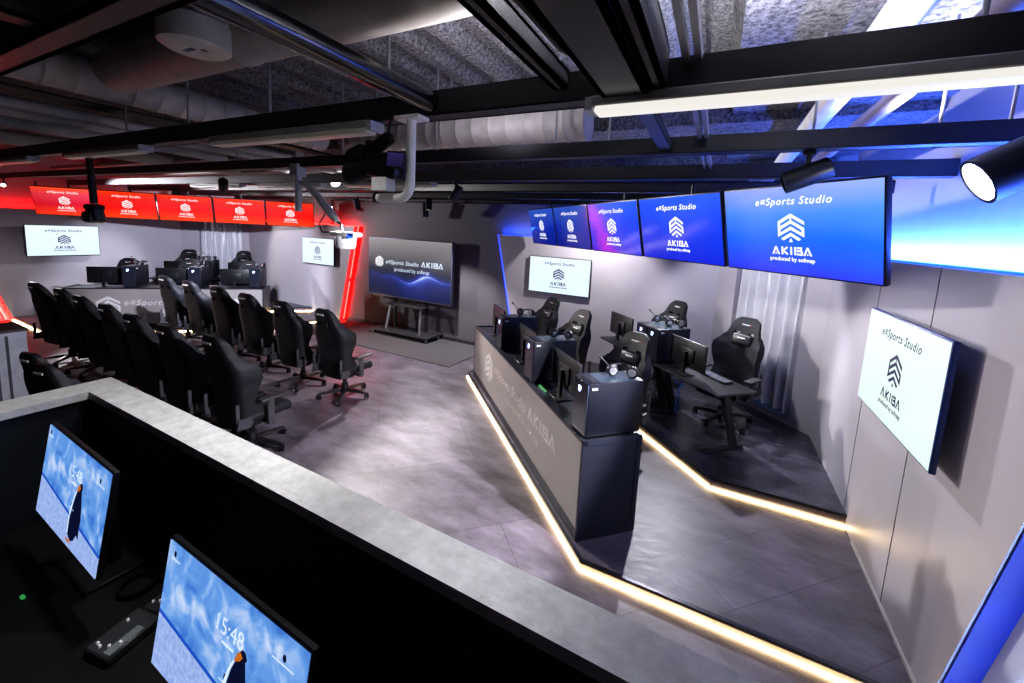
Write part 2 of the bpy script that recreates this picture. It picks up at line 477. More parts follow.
def akiba_mb(h):
    """wide capitals with crossbar-less A, height h, centred on x, base at z=0"""
    mb = MB(); w = 0.23 * h
    def A(x):
        W = 1.05 * h
        flatpoly(mb, [((x - W / 2), 0), (x - W / 2 + 0.24 * h, 0), (x + 0.06 * h, h * 0.86), (x + 0.1 * h, h), (x - 0.1 * h, h)])
        flatpoly(mb, [((x + W / 2) - 0.24 * h, 0), (x + W / 2, 0), (x + 0.1 * h, h), (x - 0.02 * h, h * 0.74)])
        flatpoly(mb, [(x - 0.12 * h, 0.04 * h), (x + 0.12 * h, 0.04 * h), (x, 0.3 * h)])
    A(-2.0 * h)
    x = -1.15 * h
    stroke(mb, (x, 0), (x, h), w); stroke(mb, (x + 0.12 * h, 0.5 * h), (x + 0.68 * h, 0.96 * h), w); stroke(mb, (x + 0.12 * h, 0.5 * h), (x + 0.7 * h, 0.04 * h), w)
    stroke(mb, (0, 0), (0, h), w)
    x = 0.5 * h
    stroke(mb, (x, 0), (x, h), w); stroke(mb, (x + 0.2 * h, h - w / 2), (x + 0.72 * h, h - w / 2), w); stroke(mb, (x + 0.2 * h, h * 0.52), (x + 0.8 * h, h * 0.52), w)
    stroke(mb, (x + 0.2 * h, w / 2), (x + 0.8 * h, w / 2), w); stroke(mb, (x + 0.72 * h, 0.5 * h), (x + 0.72 * h, h), w); stroke(mb, (x + 0.8 * h, 0), (x + 0.8 * h, 0.55 * h), w)
    A(2.0 * h)
    return mb

CACHE = {}
def cached(key, fn):
    if key not in CACHE: CACHE[key] = fn()
    return CACHE[key]

# ------------------------------------------------------------------ room shell
XR, XL = 1.325, mir(1.325)               # cladding faces
WR, WL = 1.455, mir(1.455)                 # structural walls behind
YB, YW = 7.5, 7.65
HC = 2.56                                # cladding height
ZC = 4.05                                # ceiling deck

floor_m = floor_mat('floor_concrete_tile', -PI / 4, 2.14, 1.07, 0.0, 0.02, (0.128, 0.108, 0.134))
plat_m = floor_mat('platform_concrete_tile', -PI / 4, 1.08, 0.54, 0.3, 0.28, (0.112, 0.091, 0.118), 0.42)
upper_m = floor_mat('upper_platform_tile', -PI / 4, 1.08, 0.54, 0.3, 0.28, (0.055, 0.05, 0.07), 0.2)

struct('floor', MB().box(((WL + WR) / 2, 2.3, -0.05), (WR - WL, 10.8, 0.1)), floor_m)
struct('wall_back', MB().box(((WL + WR) / 2, YW + 0.1, 2.05), (WR - WL + 0.4, 0.2, 4.3)), wall_dark)
struct('wall_right', MB().box((WR + 0.1, 2.3, 2.05), (0.2, 10.8, 4.3)), wall_side)
struct('wall_left', MB().box((WL - 0.1, 2.3, 2.05), (0.2, 10.8, 4.3)), wall_side)
struct('wall_front', MB().box(((WL + WR) / 2, -3.1, 2.05), (WR - WL + 0.4, 0.2, 4.3)), wall_dark)

# ceiling: sprayed deck with ribs along Y, a smooth soffit strip on the right, deep girders along X
cb = MB()
x = WL - 0.1; prof = []
while x < WR + 0.2:
    if -0.05 < x or -13.5 > x:
        prof.append((x, ZC - 0.22)); x += 0.3
    else:
        prof += [(x, ZC), (x + 0.13, ZC), (x + 0.19, ZC - 0.075), (x + 0.29, ZC - 0.075)]; x += 0.35
vs = []; fs = []
for (px, pz) in prof: vs += [(px, -3.1, pz), (px, 7.8, pz)]
for i in range(len(prof) - 1): fs.append((2 * i, 2 * i + 1, 2 * i + 3, 2 * i + 2))
cb.add(vs, fs)
struct('ceiling', cb, fire)
for (gy, w, gz) in ((1.45, 0.85, 3.78), (-0.9, 0.7, 3.75), (4.6, 0.5, 3.75), (6.9, 0.4, 3.75)):
    g = MB().box(((WL + WR) / 2, gy, (gz + ZC + 0.1) / 2), (WR - WL, w, ZC + 0.1 - gz))
    if gy == 1.45:                                        # stops short of the soffit on the right
        g = MB().box(((WL + -0.9) / 2, gy, (gz + ZC + 0.1) / 2), (-0.9 - WL, w, ZC + 0.1 - gz))
    struct('ceiling_girder', g, fire)

# chamfered corners behind each stage
def chamfer(side):
    sx = (lambda v: v) if side == 'R' else mir
    def Q(t, d=0.0):                                       # t along the chamfer from the side wall, d into the wall
        ax, ay = XR, 6.25; bx, by = 0.06, 7.515
        L = math.hypot(bx - ax, by - ay); ux, uy = (bx - ax) / L, (by - ay) / L
        return (sx(ax + ux * t + S2 * d), ay + uy * t + S2 * d)
    L = math.hypot(0.06 - XR, 7.515 - 6.25)
    t0, t1 = (0.30, 1.42) if side == 'R' else (0.46, 1.60)                                    # window opening
    def pan(a, b, z0, z1, d0=0.0, d1=0.14):
        mb = MB(); pts = [Q(a, d0), Q(b, d0), Q(b, d1), Q(a, d1)]
        if side == 'L': pts = pts[::-1]
        return mb.prism(pts, z0, z1)
    mb = pan(0, t0, 0, HC); mb2 = pan(t1, L, 0, HC)
    mb.add(mb2.v, mb2.f)
    m3 = pan(t0, t1, 2.45, HC); mb.add(m3.v, m3.f)
    m4 = pan(t0, t1, 0, 0.27); mb.add(m4.v, m4.f)
    struct('wall_%s_corner' % ('right' if side == 'R' else 'left'), mb, panel_grey)
    mb = pan(-0.1, L + 0.1, 0, ZC, 0.3, 0.4)
    struct('wall_%s_corner_upper' % ('right' if side == 'R' else 'left'), mb, wall_side)
    sill = pan(t0, t1, 0.27, 0.30, -0.02, 0.28)
    struct('trim_%d' % (1 if side == 'R' else 2), sill, mat('sill_blue_grey', (0.12, 0.2, 0.3), 0.3))
    # curtain
    vs = []; fs = []; n = 150; nz = 12
    for j in range(nz + 1):
        z = 0.31 + (2.44 - 0.31) * j / nz
        for i in range(n + 1):
            t = t0 + 0.01 + (t1 - t0 - 0.02) * i / n
            ph = 2 * PI * 7 * i / n
            amp = 0.085 * (1 - 0.25 * j / nz)
            d = 0.12 + amp * math.sin(ph + 0.35 * math.sin(3.1 * z + i * 0.05)) + 0.012 * math.sin(2.3 * ph + 1.5 * z)
            qx, qy = Q(t, d)
            vs.append((qx, qy, z))
    for j in range(nz):
        for i in range(n):
            a = j * (n + 1) + i
            fs.append((a, a + 1, a + n + 2, a + n + 1))
    c = MB().add(vs, fs).build('curtain', satin, ang=80)
    tag(c, 'silver satin pleated curtain in the corner window behind the %s stage desks' % ('blue-screen' if side == 'R' else 'red-screen'), 'curtain')
chamfer('R'); chamfer('L')

def slab_yz(x0, x1, poly):                                 # poly in (y,z)
    mb = MB()
    n = len(poly)
    vs = [(x0, p[0], p[1]) for p in poly] + [(x1, p[0], p[1]) for p in poly]
    fs = [tuple(range(n)), tuple(range(2 * n - 1, n - 1, -1))] + [(i, n + i, n + (i + 1) % n, (i + 1) % n) for i in range(n)]
    return mb.add(vs, fs)
def slab_xz(y0, y1, poly):
    mb = MB(); n = len(poly)
    vs = [(p[0], y0, p[1]) for p in poly] + [(p[0], y1, p[1]) for p in poly]
    fs = [tuple(range(n)), tuple(range(2 * n - 1, n - 1, -1))] + [(i, n + i, n + (i + 1) % n, (i + 1) % n) for i in range(n)]
    return mb.add(vs, fs)

struct('wall_right_cladding', slab_yz(XR, WR, [(2.92, 0), (2.20, HC), (6.26, HC), (6.26, 0)]), panel_grey)
struct('wall_left_cladding', slab_yz(WL, XL, [(2.92, 0), (2.20, HC), (6.26, HC), (6.26, 0)]), panel_grey)
struct('wall_back_cladding_right', slab_xz(YB, YW - 0.03, [(-3.58, 0), (-4.15, HC), (0.08, HC), (0.08, 0)]), panel_grey)
struct('wall_back_cladding_left', slab_xz(YB, YW - 0.03, [(-8.98, 0), (-8.42, HC), (mir(0.08), HC), (mir(0.08), 0)]), panel_grey)
struct('trim_right_reveal', slab_yz(XR + 0.012, WR, [(2.918, 0), (2.198, HC), (2.19, HC), (2.91, 0)]), mat('reveal_painted_blue_light', (0.0008, 0.012, 0.22), 0.5, emit=(0.0, 0.03, 0.75), estr=0.03))  # blue light of the strip put into the reveal's colour
# vertical seams on the right cladding
for yy in (4.62, 3.62):
    struct('trim_seam', MB().box((XR - 0.001, yy, HC / 2), (0.004, 0.006, HC)), mat('seam_grey', (0.2, 0.19, 0.2), 0.6))
# baseboards
struct('baseboard_back', MB().box((AXIS, YW - 0.01, 0.04), (5.0, 0.02, 0.08)), mat('baseboard_dark', (0.03, 0.03, 0.034), 0.5))
struct('baseboard_right', MB().box((XR - 0.006, 3.6, ZP + 0.012), (0.012, 1.4, 0.024)), mat('baseboard_pale', (0.5, 0.47, 0.45), 0.5))

# platforms
def plat(side):
    sx = (lambda v: v) if side == 'R' else mir
    def pp(pts): 
        q = [(sx(a), b) for a, b in pts]
        return q if side == 'R' else q[::-1]
    nm = 'right' if side == 'R' else 'left'
    low = pp([(-0.71, 2.90), (XR, 2.92), (XR, 6.25), (0.06, 7.5), (-3.74, 7.5), (-3.74, 5.90)])
    struct('floor_%s_platform' % nm, MB().prism(low, 0.0, ZP), plat_m)
    up = pp([(0.19, 4.50), (XR, 4.53), (XR, 6.25), (0.06, 7.5), (-2.83, 7.5)])
    struct('floor_%s_upper_platform' % nm, MB().prism(up, ZP, ZU), upper_m)
    def edge(path, z, w, h, off, name, m):
        pts = [(sx(a), b) for a, b in path]
        mb = MB()
        for (a, b) in zip(pts[:-1], pts[1:]):
            dx, dy = b[0] - a[0], b[1] - a[1]; L = math.hypot(dx, dy)
            an = math.atan2(dy, dx)
            sgn = 1 if side == 'R' else -1
            M = Matrix.Translation((a[0], a[1], z)) @ Matrix.Rotation(an, 4, 'Z')
            mb.box((L / 2, sgn * off, 0), (L + 0.01, w, h), M)
        return mb, m, name
    lowpath = [(XR, 2.92), (-0.71, 2.90), (-3.74, 5.90), (-3.74, 7.5)]
    uppath = [(XR, 4.53), (0.19, 4.50), (-2.83, 7.5)]
    # offset sign: outside of the edge is to the left of the travel direction on the right stage
    for path, zt, z0, nm2 in ((lowpath, ZP, 0.0, 'low'), (uppath, ZU, ZP, 'upper')):
        mb, m, n_ = edge(path, zt - 0.008, 0.03, 0.022, 0.0, 'trim', trim_black)
        struct('trim_%s_%s_edge' % (nm, nm2), mb, m)
        mb, m, n_ = edge(path, z0 + 0.011, 0.016, 0.022, 0.02, 'led', led_warm)
        o = mb.build('led_strip', led_warm, smooth=False)
        tag(o, 'warm white glowing light strip along the foot of the %s %s platform' % ('blue-screen stage' if side == 'R' else 'red-screen stage', 'front' if nm2 == 'low' else 'rear upper'), 'light strip')
plat('R'); plat('L')

# carpet
c = MB().box((AXIS, 6.86, 0.006), (4.3, 1.5, 0.012)).build('carpet', carpet_mat, smooth=False)
tag(c, 'grey carpet on the floor under the wheeled presentation display', 'carpet')

# glowing strips behind the slanted cladding edges
def slant_strip(name, a, b, w, m, label, nrm='x'):
    a = Vector(a); b = Vector(b)
    mb = MB()
    d = (b - a).normalized(); side = Vector((1, 0, 0)) if nrm == 'x' else Vector((0, 1, 0))
    mb.tube([a, b], w, 6)
    o = mb.build(name, m); tag(o, label, 'light strip')
    return o
slant_strip('led_strip', (-3.66, YW - 0.035, 0.02), (-4.21, YW - 0.035, HC), 0.013, led_blue, 'blue glowing light strip on the slanted panel edge right of the presentation display')
mbr = MB(); p0 = Vector((-8.92, YW - 0.06, 0.02)); p1 = Vector((-8.37, YW - 0.06, HC))
mbr.tube([p0, p0.lerp(p1, 0.42)], 0.015, 8); mbr.tube([p0.lerp(p1, 0.45), p1], 0.015, 8)
tag(mbr.build('led_strip', led_red), 'red glowing light strip on the slanted panel edge left of the presentation display', 'light strip')
slant_strip('led_strip', (WR - 0.012, 2.66, 0.02), (WR - 0.012, 1.94, HC), 0.008, emis('led_ice_blue', (0.32, 0.5, 1.0), 60.0), 'bright blue light strip behind the slanted wall panel at the right edge')
slant_strip('led_strip', (WL + 0.05, 2.83, 0.02), (WL + 0.05, 2.11, HC), 0.02, led_red, 'red light strip behind the slanted wall panel at the far left edge')
# strips lying on top of the cladding
def top_strip(pts, m, label):
    o = MB().tube(pts, 0.007, 6).build('led_strip', m); tag(o, label, 'light strip')
top_strip([(XR + 0.10, 2.3, HC + 0.01), (XR + 0.10, 6.2, HC + 0.01)], led_blue, 'blue light strip lying on top of the side wall panel of the blue-screen stage')
top_strip([(-4.1, YB + 0.1, HC + 0.008), (0.0, YB + 0.1, HC + 0.008)], led_blue, 'blue light strip lying on top of the back wall panel of the blue-screen stage')
top_strip([(XL - 0.14, 2.3, HC + 0.016), (XL - 0.14, 6.2, HC + 0.016)], led_red, 'red light strip lying on top of the side wall panel of the red-screen stage')
top_strip([(-8.3, YB + 0.1, HC + 0.008), (-12.9, YB + 0.1, HC + 0.008)], led_red, 'red light strip lying on top of the back wall panel of the red-screen stage')

# wall sockets on the back wall
for i, xx in enumerate((-8.18, -8.03)):
    o = MB().rbox((xx, YW - 0.006, 0.42), (0.07, 0.012, 0.12), 0.004).build('wall_socket', mat('socket_grey', (0.12, 0.11, 0.12), 0.4))
    tag(o, 'small grey wall socket plate by the red strip, %s' % ('nearer the strip' if i == 0 else 'nearer the display'), 'socket')

# ------------------------------------------------------------------ displays
blue_far = screen_mat('blue_screen_far', [(0.0, lin((0.02, 0.10, 0.50))), (0.5, lin((0.03, 0.17, 0.62))), (1.0, lin((0.10, 0.30, 0.68)))], ((1, 1, 1), (0.9, 1.1, 1.1)))
blue_mid = screen_mat('blue_screen_mid', [(0.0, lin((0.03, 0.13, 0.80))), (0.5, lin((0.06, 0.24, 0.88))), (1.0, lin((0.16, 0.36, 0.92)))], ((1, 1, 1), (0.9, 1.15, 1.1)))
blue_near = screen_mat('blue_screen_near', [(0.0, lin((0.20, 0.24, 0.98))), (0.4, lin((0.12, 0.42, 1.0))), (0.7, lin((0.30, 0.55, 1.0))), (1.0, lin((0.58, 0.66, 1.0)))], ((0.9, 0.9, 0.95), (1.3, 1.2, 1.0)))
red_scr = screen_mat('red_screen', [(0.0, lin((0.98, 0.26, 0.06))), (0.4, lin((0.92, 0.10, 0.08))), (0.75, lin((0.88, 0.16, 0.14))), (1.0, lin((0.98, 0.24, 0.06)))], ((1, 1, 1), (1.05, 1.2, 1.2)))
red_pink = screen_mat('red_screen_pale', [(0.0, lin((0.95, 0.22, 0.10))), (0.4, lin((0.82, 0.10, 0.16))), (0.75, lin((0.86, 0.22, 0.26))), (1.0, lin((0.98, 0.28, 0.10)))], ((0.9, 1, 1.0), (1.15, 1.9, 2.6)))
white_far = screen_mat('white_screen_cool', [(0.0, lin((0.86, 0.94, 1.0))), (1.0, lin((0.89, 0.95, 1.0)))], None, 0.97)
white_near = screen_mat('white_screen_green', [(0.0, lin((0.86, 0.96, 0.91))), (1.0, lin((0.91, 0.98, 0.95)))], None, 0.98)
frame_blue = mat('frame_blue_edge', (0.01, 0.03, 0.16), 0.3)

def display(name, label, cat, loc, rz, w, h, scr, ink, tilt=0.0, group=None, depth=0.05, stack=True, arm=None, frame=None, lab_scr=None):
    root = thing(name, label, cat, loc, rz, group)
    T = Matrix.Rotation(tilt, 4, 'X')                      # positive tilt turns the face upward
    f = MB().rbox((0, depth / 2, 0), (w, depth, h), 0.006, 2, T).build('frame', frame or black, root)
    s = MB().box((0, -0.001, 0), (w - 0.024, 0.004, h - 0.024)).build('screen', scr, root, lab_scr, smooth=False)
    s.matrix_local = T
    e = -0.005
    lg = link('logo', cached(('logo', round(w, 2), ink.name), lambda: logo_mb(0.085 * w).mesh('logo', ink, False)), s)
    lg.location = (0, e, 0.035 * h)
    title(s, 0.112 * h, ink, 0, e, 0.29 * h, 0.0018 * h, 1.16, True)
    ak = link('name_lettering', cached(('akiba', round(w, 2), ink.name), lambda: akiba_mb(0.09 * h).mesh('name_lettering', ink, False)), s); ak.location = (0, e, -0.265 * h)
    t2 = link('caption_lettering', text_mesh('produced by sofmap', 0.062 * h, ink, 0, 0.0016 * h, 'CENTER', 1.0), s); t2.location = (0, e, -0.335 * h)
    if arm is not None:                                    # pole up to the beams
        zt = arm - loc[2]
        a = MB().cyl((0, depth + 0.10, -0.1), (0, depth + 0.10, zt), 0.02, 10)
        a.box((0, depth + 0.05, -0.02), (0.3, 0.08, 0.3), T)
        a.build('mount', black_metal, root)
    else:
        MB().box((0.12, depth + 0.03, -0.1), (0.3, 0.06, 0.2)).build('mount', black_metal, root)
    return root

ordinal_r = ['farthest from the viewer', 'second from the far end', 'middle one', 'second from the near end', 'nearest to the viewer']
for i in range(5):
    X = -2.20 + 1.176 * i
    display('hanging_display', 'blue logo screen hanging over the stage, ' + ordinal_r[i] + ' of five', 'screen', SW('R', X, 1.19, 2.755), SA('R'), 1.145, 0.655,
            (blue_far, blue_far, blue_mid, blue_mid, blue_near)[i], white_e, math.radians(13), 'blue overhead screens', arm=3.2)
ordinal_l = ['leftmost', 'second from left', 'middle one', 'second from right', 'rightmost']
for i in range(5):
    X = -2.29 + 1.14 * i
    display('hanging_display', 'red logo screen hanging over the far stage, ' + ordinal_l[i] + ' of five', 'screen', SW('L', X, 1.12, 2.775), SA('L'), 1.115, 0.64,
            red_pink if i == 0 else red_scr, pink_e, math.radians(13), 'red overhead screens', arm=3.2)
display('wall_display', 'white logo screen on the side wall near the viewer, right of the curtain', 'screen', (XR - 0.12, 3.67, 1.79), -PI / 2, 1.31, 0.78, white_near, navy_e, 0.0, 'white wall screens', depth=0.032, frame=frame_blue)
display('wall_display', 'white logo screen on the back wall under the two smallest blue screens', 'screen', (-2.70, YB - 0.11, 1.825), 0, 1.27, 0.72, white_far, navy_e, 0.0, 'white wall screens')
display('wall_display', 'white logo screen on the back wall beside the slanted red light strip', 'screen', (-9.70, YB - 0.11, 1.825), 0, 1.28, 0.72, white_far, navy_e, 0.0, 'white wall screens')
display('wall_display', 'white logo screen on the side wall under the leftmost red screens', 'screen', (XL + 0.12, 3.80, 1.845), PI / 2, 1.25, 0.735, white_far, navy_e, 0.0, 'white wall screens')

# wheeled presentation display
wave = wave_screen_mat('presentation_wave')
R0 = thing('presentation_display', 'large dark presentation screen with blue wave picture on a wheeled stand', 'display', (-6.49, 7.36, 0.012))
W_, H_ = 2.56, 1.45; zc = 1.595
MB().rbox((0, 0.05, zc), (W_, 0.09, H_), 0.008).build('frame', mat('frame_silver_blue', (0.10, 0.11, 0.16), 0.3, 0.5), R0)
sc_ = MB().box((0, 0, 0), (W_ - 0.05, 0.006, H_ - 0.07)).build('screen', wave, R0, 'screen with a glowing blue wave', smooth=False); sc_.location = (0, 0.003, zc + 0.015)
lg = link('logo', logo_mb(0.125).mesh('logo', white_e, False), sc_); lg.location = (-0.90, -0.006, 0.12)
title(sc_, 0.142, pale_e, -0.70, -0.006, 0.08, 0.001, 1.1, False)
ak = link('name_lettering', akiba_mb(0.125).mesh('name_lettering', pale_e, False), sc_); ak.location = (0.72, -0.006, 0.08)
t2 = link('caption_lettering', text_mesh('produced by sofmap', 0.13, pale_e, 0, 0, 'CENTER', 1.0), sc_); t2.location = (0.12, -0.006, -0.08)
b_ = MB().rbox((0, -0.02, 0.10), (1.75, 0.62, 0.045), 0.01).build('base_shelf', mat('stand_dark', (0.05, 0.05, 0.055), 0.4, 0.4), R0)
for sx_ in (-1, 1):
    MB().box((sx_ * 0.48, 0.14, 0.62), (0.06, 0.05, 1.0)).build('post', black_metal, R0)
    M = Matrix.Translation((sx_ * 0.52, -0.14, 0.12)) @ Matrix.Rotation(-sx_ * 0.1, 4, 'Y') @ Matrix.Rotation(-0.16, 4, 'X')
    MB().box((0, 0, 0.31), (0.06, 0.03, 0.64), M).build('leg', silver, R0)
    for yy in (-0.24, 0.2):
        w = MB().cyl((sx_ * 0.80 - 0.02, yy, 0.038), (sx_ * 0.80 + 0.02, yy, 0.038), 0.038, 14)
        w.box((sx_ * 0.80, yy, 0.07), (0.03, 0.04, 0.03)); w.build('caster', mat('caster_grey', (0.3, 0.3, 0.32), 0.4), R0)
MB().box((0, -0.02, 0.735), (1.1, 0.3, 0.03)).build('upper_shelf', mat('stand_dark', (0.05, 0.05, 0.055), 0.4, 0.4), R0)
MB().tube([(-0.3, 0.1, 0.7), (-0.32, 0.08, 0.5), (-0.2, 0.07, 0.36), (0.1, 0.06, 0.33), (0.3, 0.1, 0.5), (0.25, 0.1, 0.65)], 0.008, 6).build('cable', black, R0)
MB().rbox((-0.62, 0.02, 0.835), (0.3, 0.06, 0.04), 0.01).build('sensor_bar', black, R0)

# ------------------------------------------------------------------ gaming chair
def chair_back_mesh(m):
    nu, nv = 16, 32
    kw = [(0, .235), (.12, .27), (.3, .272), (.45, .285), (.58, .305), (.66, .30), (.73, .255), (.79, .205), (.86, .185), (.93, .172), (.975, .142), (1.0, .095)]
    kwing = [(0, .15), (.15, .17), (.33, .10), (.52, .17), (.64, .18), (.73, .09), (.82, .05), (1, .02)]
    kth = [(0, .06), (.1, .085), (.6, .085), (.75, .075), (.9, .08), (1, .04)]
    def ip(k, v):
        for (a, x), (b, y) in zip(k[:-1], k[1:]):
            if v <= b: 
                t = (v - a) / (b - a); t = t * t * (3 - 2 * t)
                return x + (y - x) * t
        return k[-1][1]
    def cen(v):
        L = 0.93 * v
        y = -0.21 - 0.115 * L - 0.05 * L * L + 0.03 * math.sin(v * PI); z = 0.365 + 1.085 * L
        return y, z
    hole = lambda i, j: False
    def hole(i, j):
        uc = abs((i + 0.5) / nu * 2 - 1); vc = (j + 0.5) / nv
        return 0.28 < uc < 0.66 and 0.735 < vc < 0.80
    F = {}; B = {}; vs = []; fs = []
    for j in range(nv + 1):
        v = j / nv; w = ip(kw, v); y, z = cen(v)
        for i in range(nu + 1):
            u = i / nu * 2 - 1
            x = w * u
            a = abs(u)
            yy = y + ip(kwing, v) * a ** 2.6
            th = ip(kth, v) * (1 - 0.55 * a ** 4)
            F[i, j] = len(vs); vs.append((x * (1 - 0.04 * a ** 3), yy + th * 0.55, z + 0.0))
            yb = y + ip(kwing, v) * 0.25 * a ** 8 - th * 0.45
            B[i, j] = len(vs); vs.append((x * (1 - 0.06 * a ** 6), yb, z))
    ok = lambda i, j: 0 <= i < nu and 0 <= j < nv and not hole(i, j)
    for j in range(nv):
        for i in range(nu):
            if not ok(i, j): continue
            fs.append((F[i, j], F[i, j + 1], F[i + 1, j + 1], F[i + 1, j]))
            fs.append((B[i, j], B[i + 1, j], B[i + 1, j + 1], B[i, j + 1]))
            if not ok(i - 1, j): fs.append((F[i, j], B[i, j], B[i, j + 1], F[i, j + 1]))
            if not ok(i + 1, j): fs.append((F[i + 1, j], F[i + 1, j + 1], B[i + 1, j + 1], B[i + 1, j]))
            if not ok(i, j - 1): fs.append((F[i, j], F[i + 1, j], B[i + 1, j], B[i, j]))
            if not ok(i, j + 1): fs.append((F[i, j + 1], B[i, j + 1], B[i + 1, j + 1], F[i + 1, j + 1]))
    return MB().add(vs, fs).mesh('backrest', m, True, 60)

def make_chair(label, group, front=False):
    """origin on the floor under the seat, facing +Y"""
    t = thing('gaming_chair', label, 'chair', group=group)
    t.scale = (1.06, 1.11, 1.035)
    hub = MB().lathe([(0.035, 0.07), (0.05, 0.075), (0.055, 0.12), (0.04, 0.135)], 14)
    for k in range(5):
        a = 2 * PI * k / 5 + 0.3
        M = Matrix.Rotation(a, 4, 'Z')
        vs = []; fs = []
        for (r, w, z0, z1) in ((0.03, 0.032, 0.085, 0.13), (0.18, 0.026, 0.078, 0.118), (0.35, 0.019, 0.066, 0.088)):
            vs += [(r, -w, z0), (r, w, z0), (r, w * .7, z1), (r, -w * .7, z1)]
        for s in range(2):
            o = s * 4
            for q in range(4): fs.append((o + q, o + (q + 1) % 4, o + 4 + (q + 1) % 4, o + 4 + q))
        fs += [(3, 2, 1, 0), (8, 9, 10, 11)]
        hub.add(vs, fs, M)
    hub.build('star_base', black_metal, t)
    cm = MB()
    for s in (-1, 1): cm.cyl((s * 0.008, 0, 0.03), (s * 0.028, 0, 0.03), 0.03, 12)
    cm.box((0, 0.0, 0.05), (0.05, 0.03, 0.03)); cm.cyl((0, 0, 0.05), (0, 0, 0.078), 0.008, 8)
    cme = cm.mesh('caster', black)
    for k in range(5):
        a = 2 * PI * k / 5 + 0.3
        c = link('caster', cme, t); c.location = (0.335 * math.cos(a), 0.335 * math.sin(a), 0); c.rotation_euler = (0, 0, a * 2.3)
    MB().lathe([(0.045, 0.10), (0.045, 0.2), (0.028, 0.21), (0.028, 0.36)], 14).build('gas_lift', black_metal, t)
    MB().box((0, 0.0, 0.37), (0.22, 0.3, 0.05)).tube([(0.1, 0.05, 0.36), (0.24, 0.06, 0.34), (0.27, 0.06, 0.335)], 0.008, 8).build('tilt_mechanism', black_metal, t)
    s = MB().rbox((0, 0.03, 0.445), (0.40, 0.54, 0.10), 0.04, 3)
    for sg in (-1, 1): s.rbox((sg * 0.205, 0.02, 0.47), (0.12, 0.50, 0.12), 0.05, 3)
    s.rbox((0, 0.27, 0.435), (0.46, 0.10, 0.10), 0.048, 3)
    s.build('seat', chair_black, t)
    bk = link('backrest', chair_back_mesh(chair_black), t)
    # head badge on the rear of the headrest, badge on the front
    bd = MB().box((0, -0.392, 1.30), (0.13, 0.006, 0.02)); bd.build('rear_badge', white_tag, t)
    if front:
        f = MB().box((0.0, 0.0, 0.0), (0.10, 0.006, 0.022)).build('front_badge', white_tag, t); f.location = (0, -0.292, 1.28)
        f2 = MB().box((-0.068, 0.0, 0.0), (0.028, 0.006, 0.022)).build('red_mark', red_tag, f)
        p = MB().rbox((0, 0, 0), (0.26, 0.07, 0.15), 0.033, 3).build('head_pillow', chair_side, t); p.location = (0, -0.235, 1.09); p.rotation_euler = (0.18, 0, 0)
        pb = MB().box((0, 0.037, 0.02), (0.1, 0.003, 0.018)).build('pillow_badge', white_tag, p)
    for sg in (-1, 1):
        h = MB().prism([(-0.07, -0.045), (0.05, -0.06), (0.085, -0.01), (0.06, 0.05), (-0.05, 0.06)], -0.013, 0.013,
                       Matrix.Translation((sg * 0.272, -0.235, 0.46)) @ Matrix.Rotation(PI / 2, 4, 'Y') @ Matrix.Rotation(PI / 2, 4, 'Z'))
        h.rbox((sg * 0.262, -0.285, 0.58), (0.016, 0.035, 0.2), 0.006, 1, Matrix.Translation((0, 0, 0)))
        h.build('hinge_cover', chair_grey, t)
        a = MB().rbox((sg * 0.26, 0.0, 0.385), (0.16, 0.07, 0.022), 0.006, 1)
        a.rbox((sg * 0.325, 0.0, 0.50), (0.028, 0.07, 0.25), 0.008, 1); a.rbox((sg * 0.325, 0.0, 0.61), (0.04, 0.055, 0.09), 0.008, 1)
        am = a.build('armrest', chair_grey, t)
        MB().rbox((sg * 0.322, 0.02, 0.668), (0.095, 0.27, 0.032), 0.014, 2).build('arm_pad', pad_mat, am)
    return t

num = ['first', 'second', 'third', 'fourth', 'fifth', 'sixth', 'seventh']
ch0 = None
far_x = [(-4.86, 4.16), (-5.79, 4.13), (-6.74, 4.16), (-7.70, 4.22), (-8.68, 4.25), (-9.64, 4.27)]
near_x = [(-4.56, 2.60), (-5.36, 2.53), (-6.20, 2.54), (-7.09, 2.60), (-8.0, 2.62), (-8.87, 2.66), (-9.82, 2.62)]
def audience(x, y, rz, label, group):
    global ch0
    if ch0 is None:
        ch0 = make_chair(label, group); ch0.location = (x, y, 0); ch0.rotation_euler = (0, 0, rz)
        return ch0
    return dup(ch0, (x, y, 0), rz, label, group)
for i, (x, y) in enumerate(far_x):
    w = ['nearest the presentation display', 'second from the display-side end', 'third from the display-side end', 'third from the red-stage end', 'second from the red-stage end', 'at the red-stage end'][i]
    audience(x, y, (0.02, 0.06, 0.08, 0.10, 0.06, 0.1)[i], 'black gaming chair, farther audience row, ' + w, 'far audience row chairs')
for i, (x, y) in enumerate(near_x):
    w = ['at its right-hand end by the aisle', 'second from the aisle end', 'third from the aisle end', 'in the middle', 'third from the left-hand end', 'second from the left-hand end', 'at its left-hand end'][i]
    audience(x, y, (0.04, 0.06, 0.08, 0.06, 0.08, 0.10, 0.14)[i], 'black gaming chair, audience row by the booth wall, ' + w, 'near audience row chairs')
audience(-5.02, 1.42, 0.25, 'black gaming chair by the booth wall corner beside the grey cabinet', 'chairs beside the cabinet').scale = (0.8, 0.82, 0.97)
audience(-5.72, 1.50, 0.25, 'black gaming chair half hidden between the grey cabinet and another chair', 'chairs beside the cabinet').scale = (0.8, 0.82, 0.93)

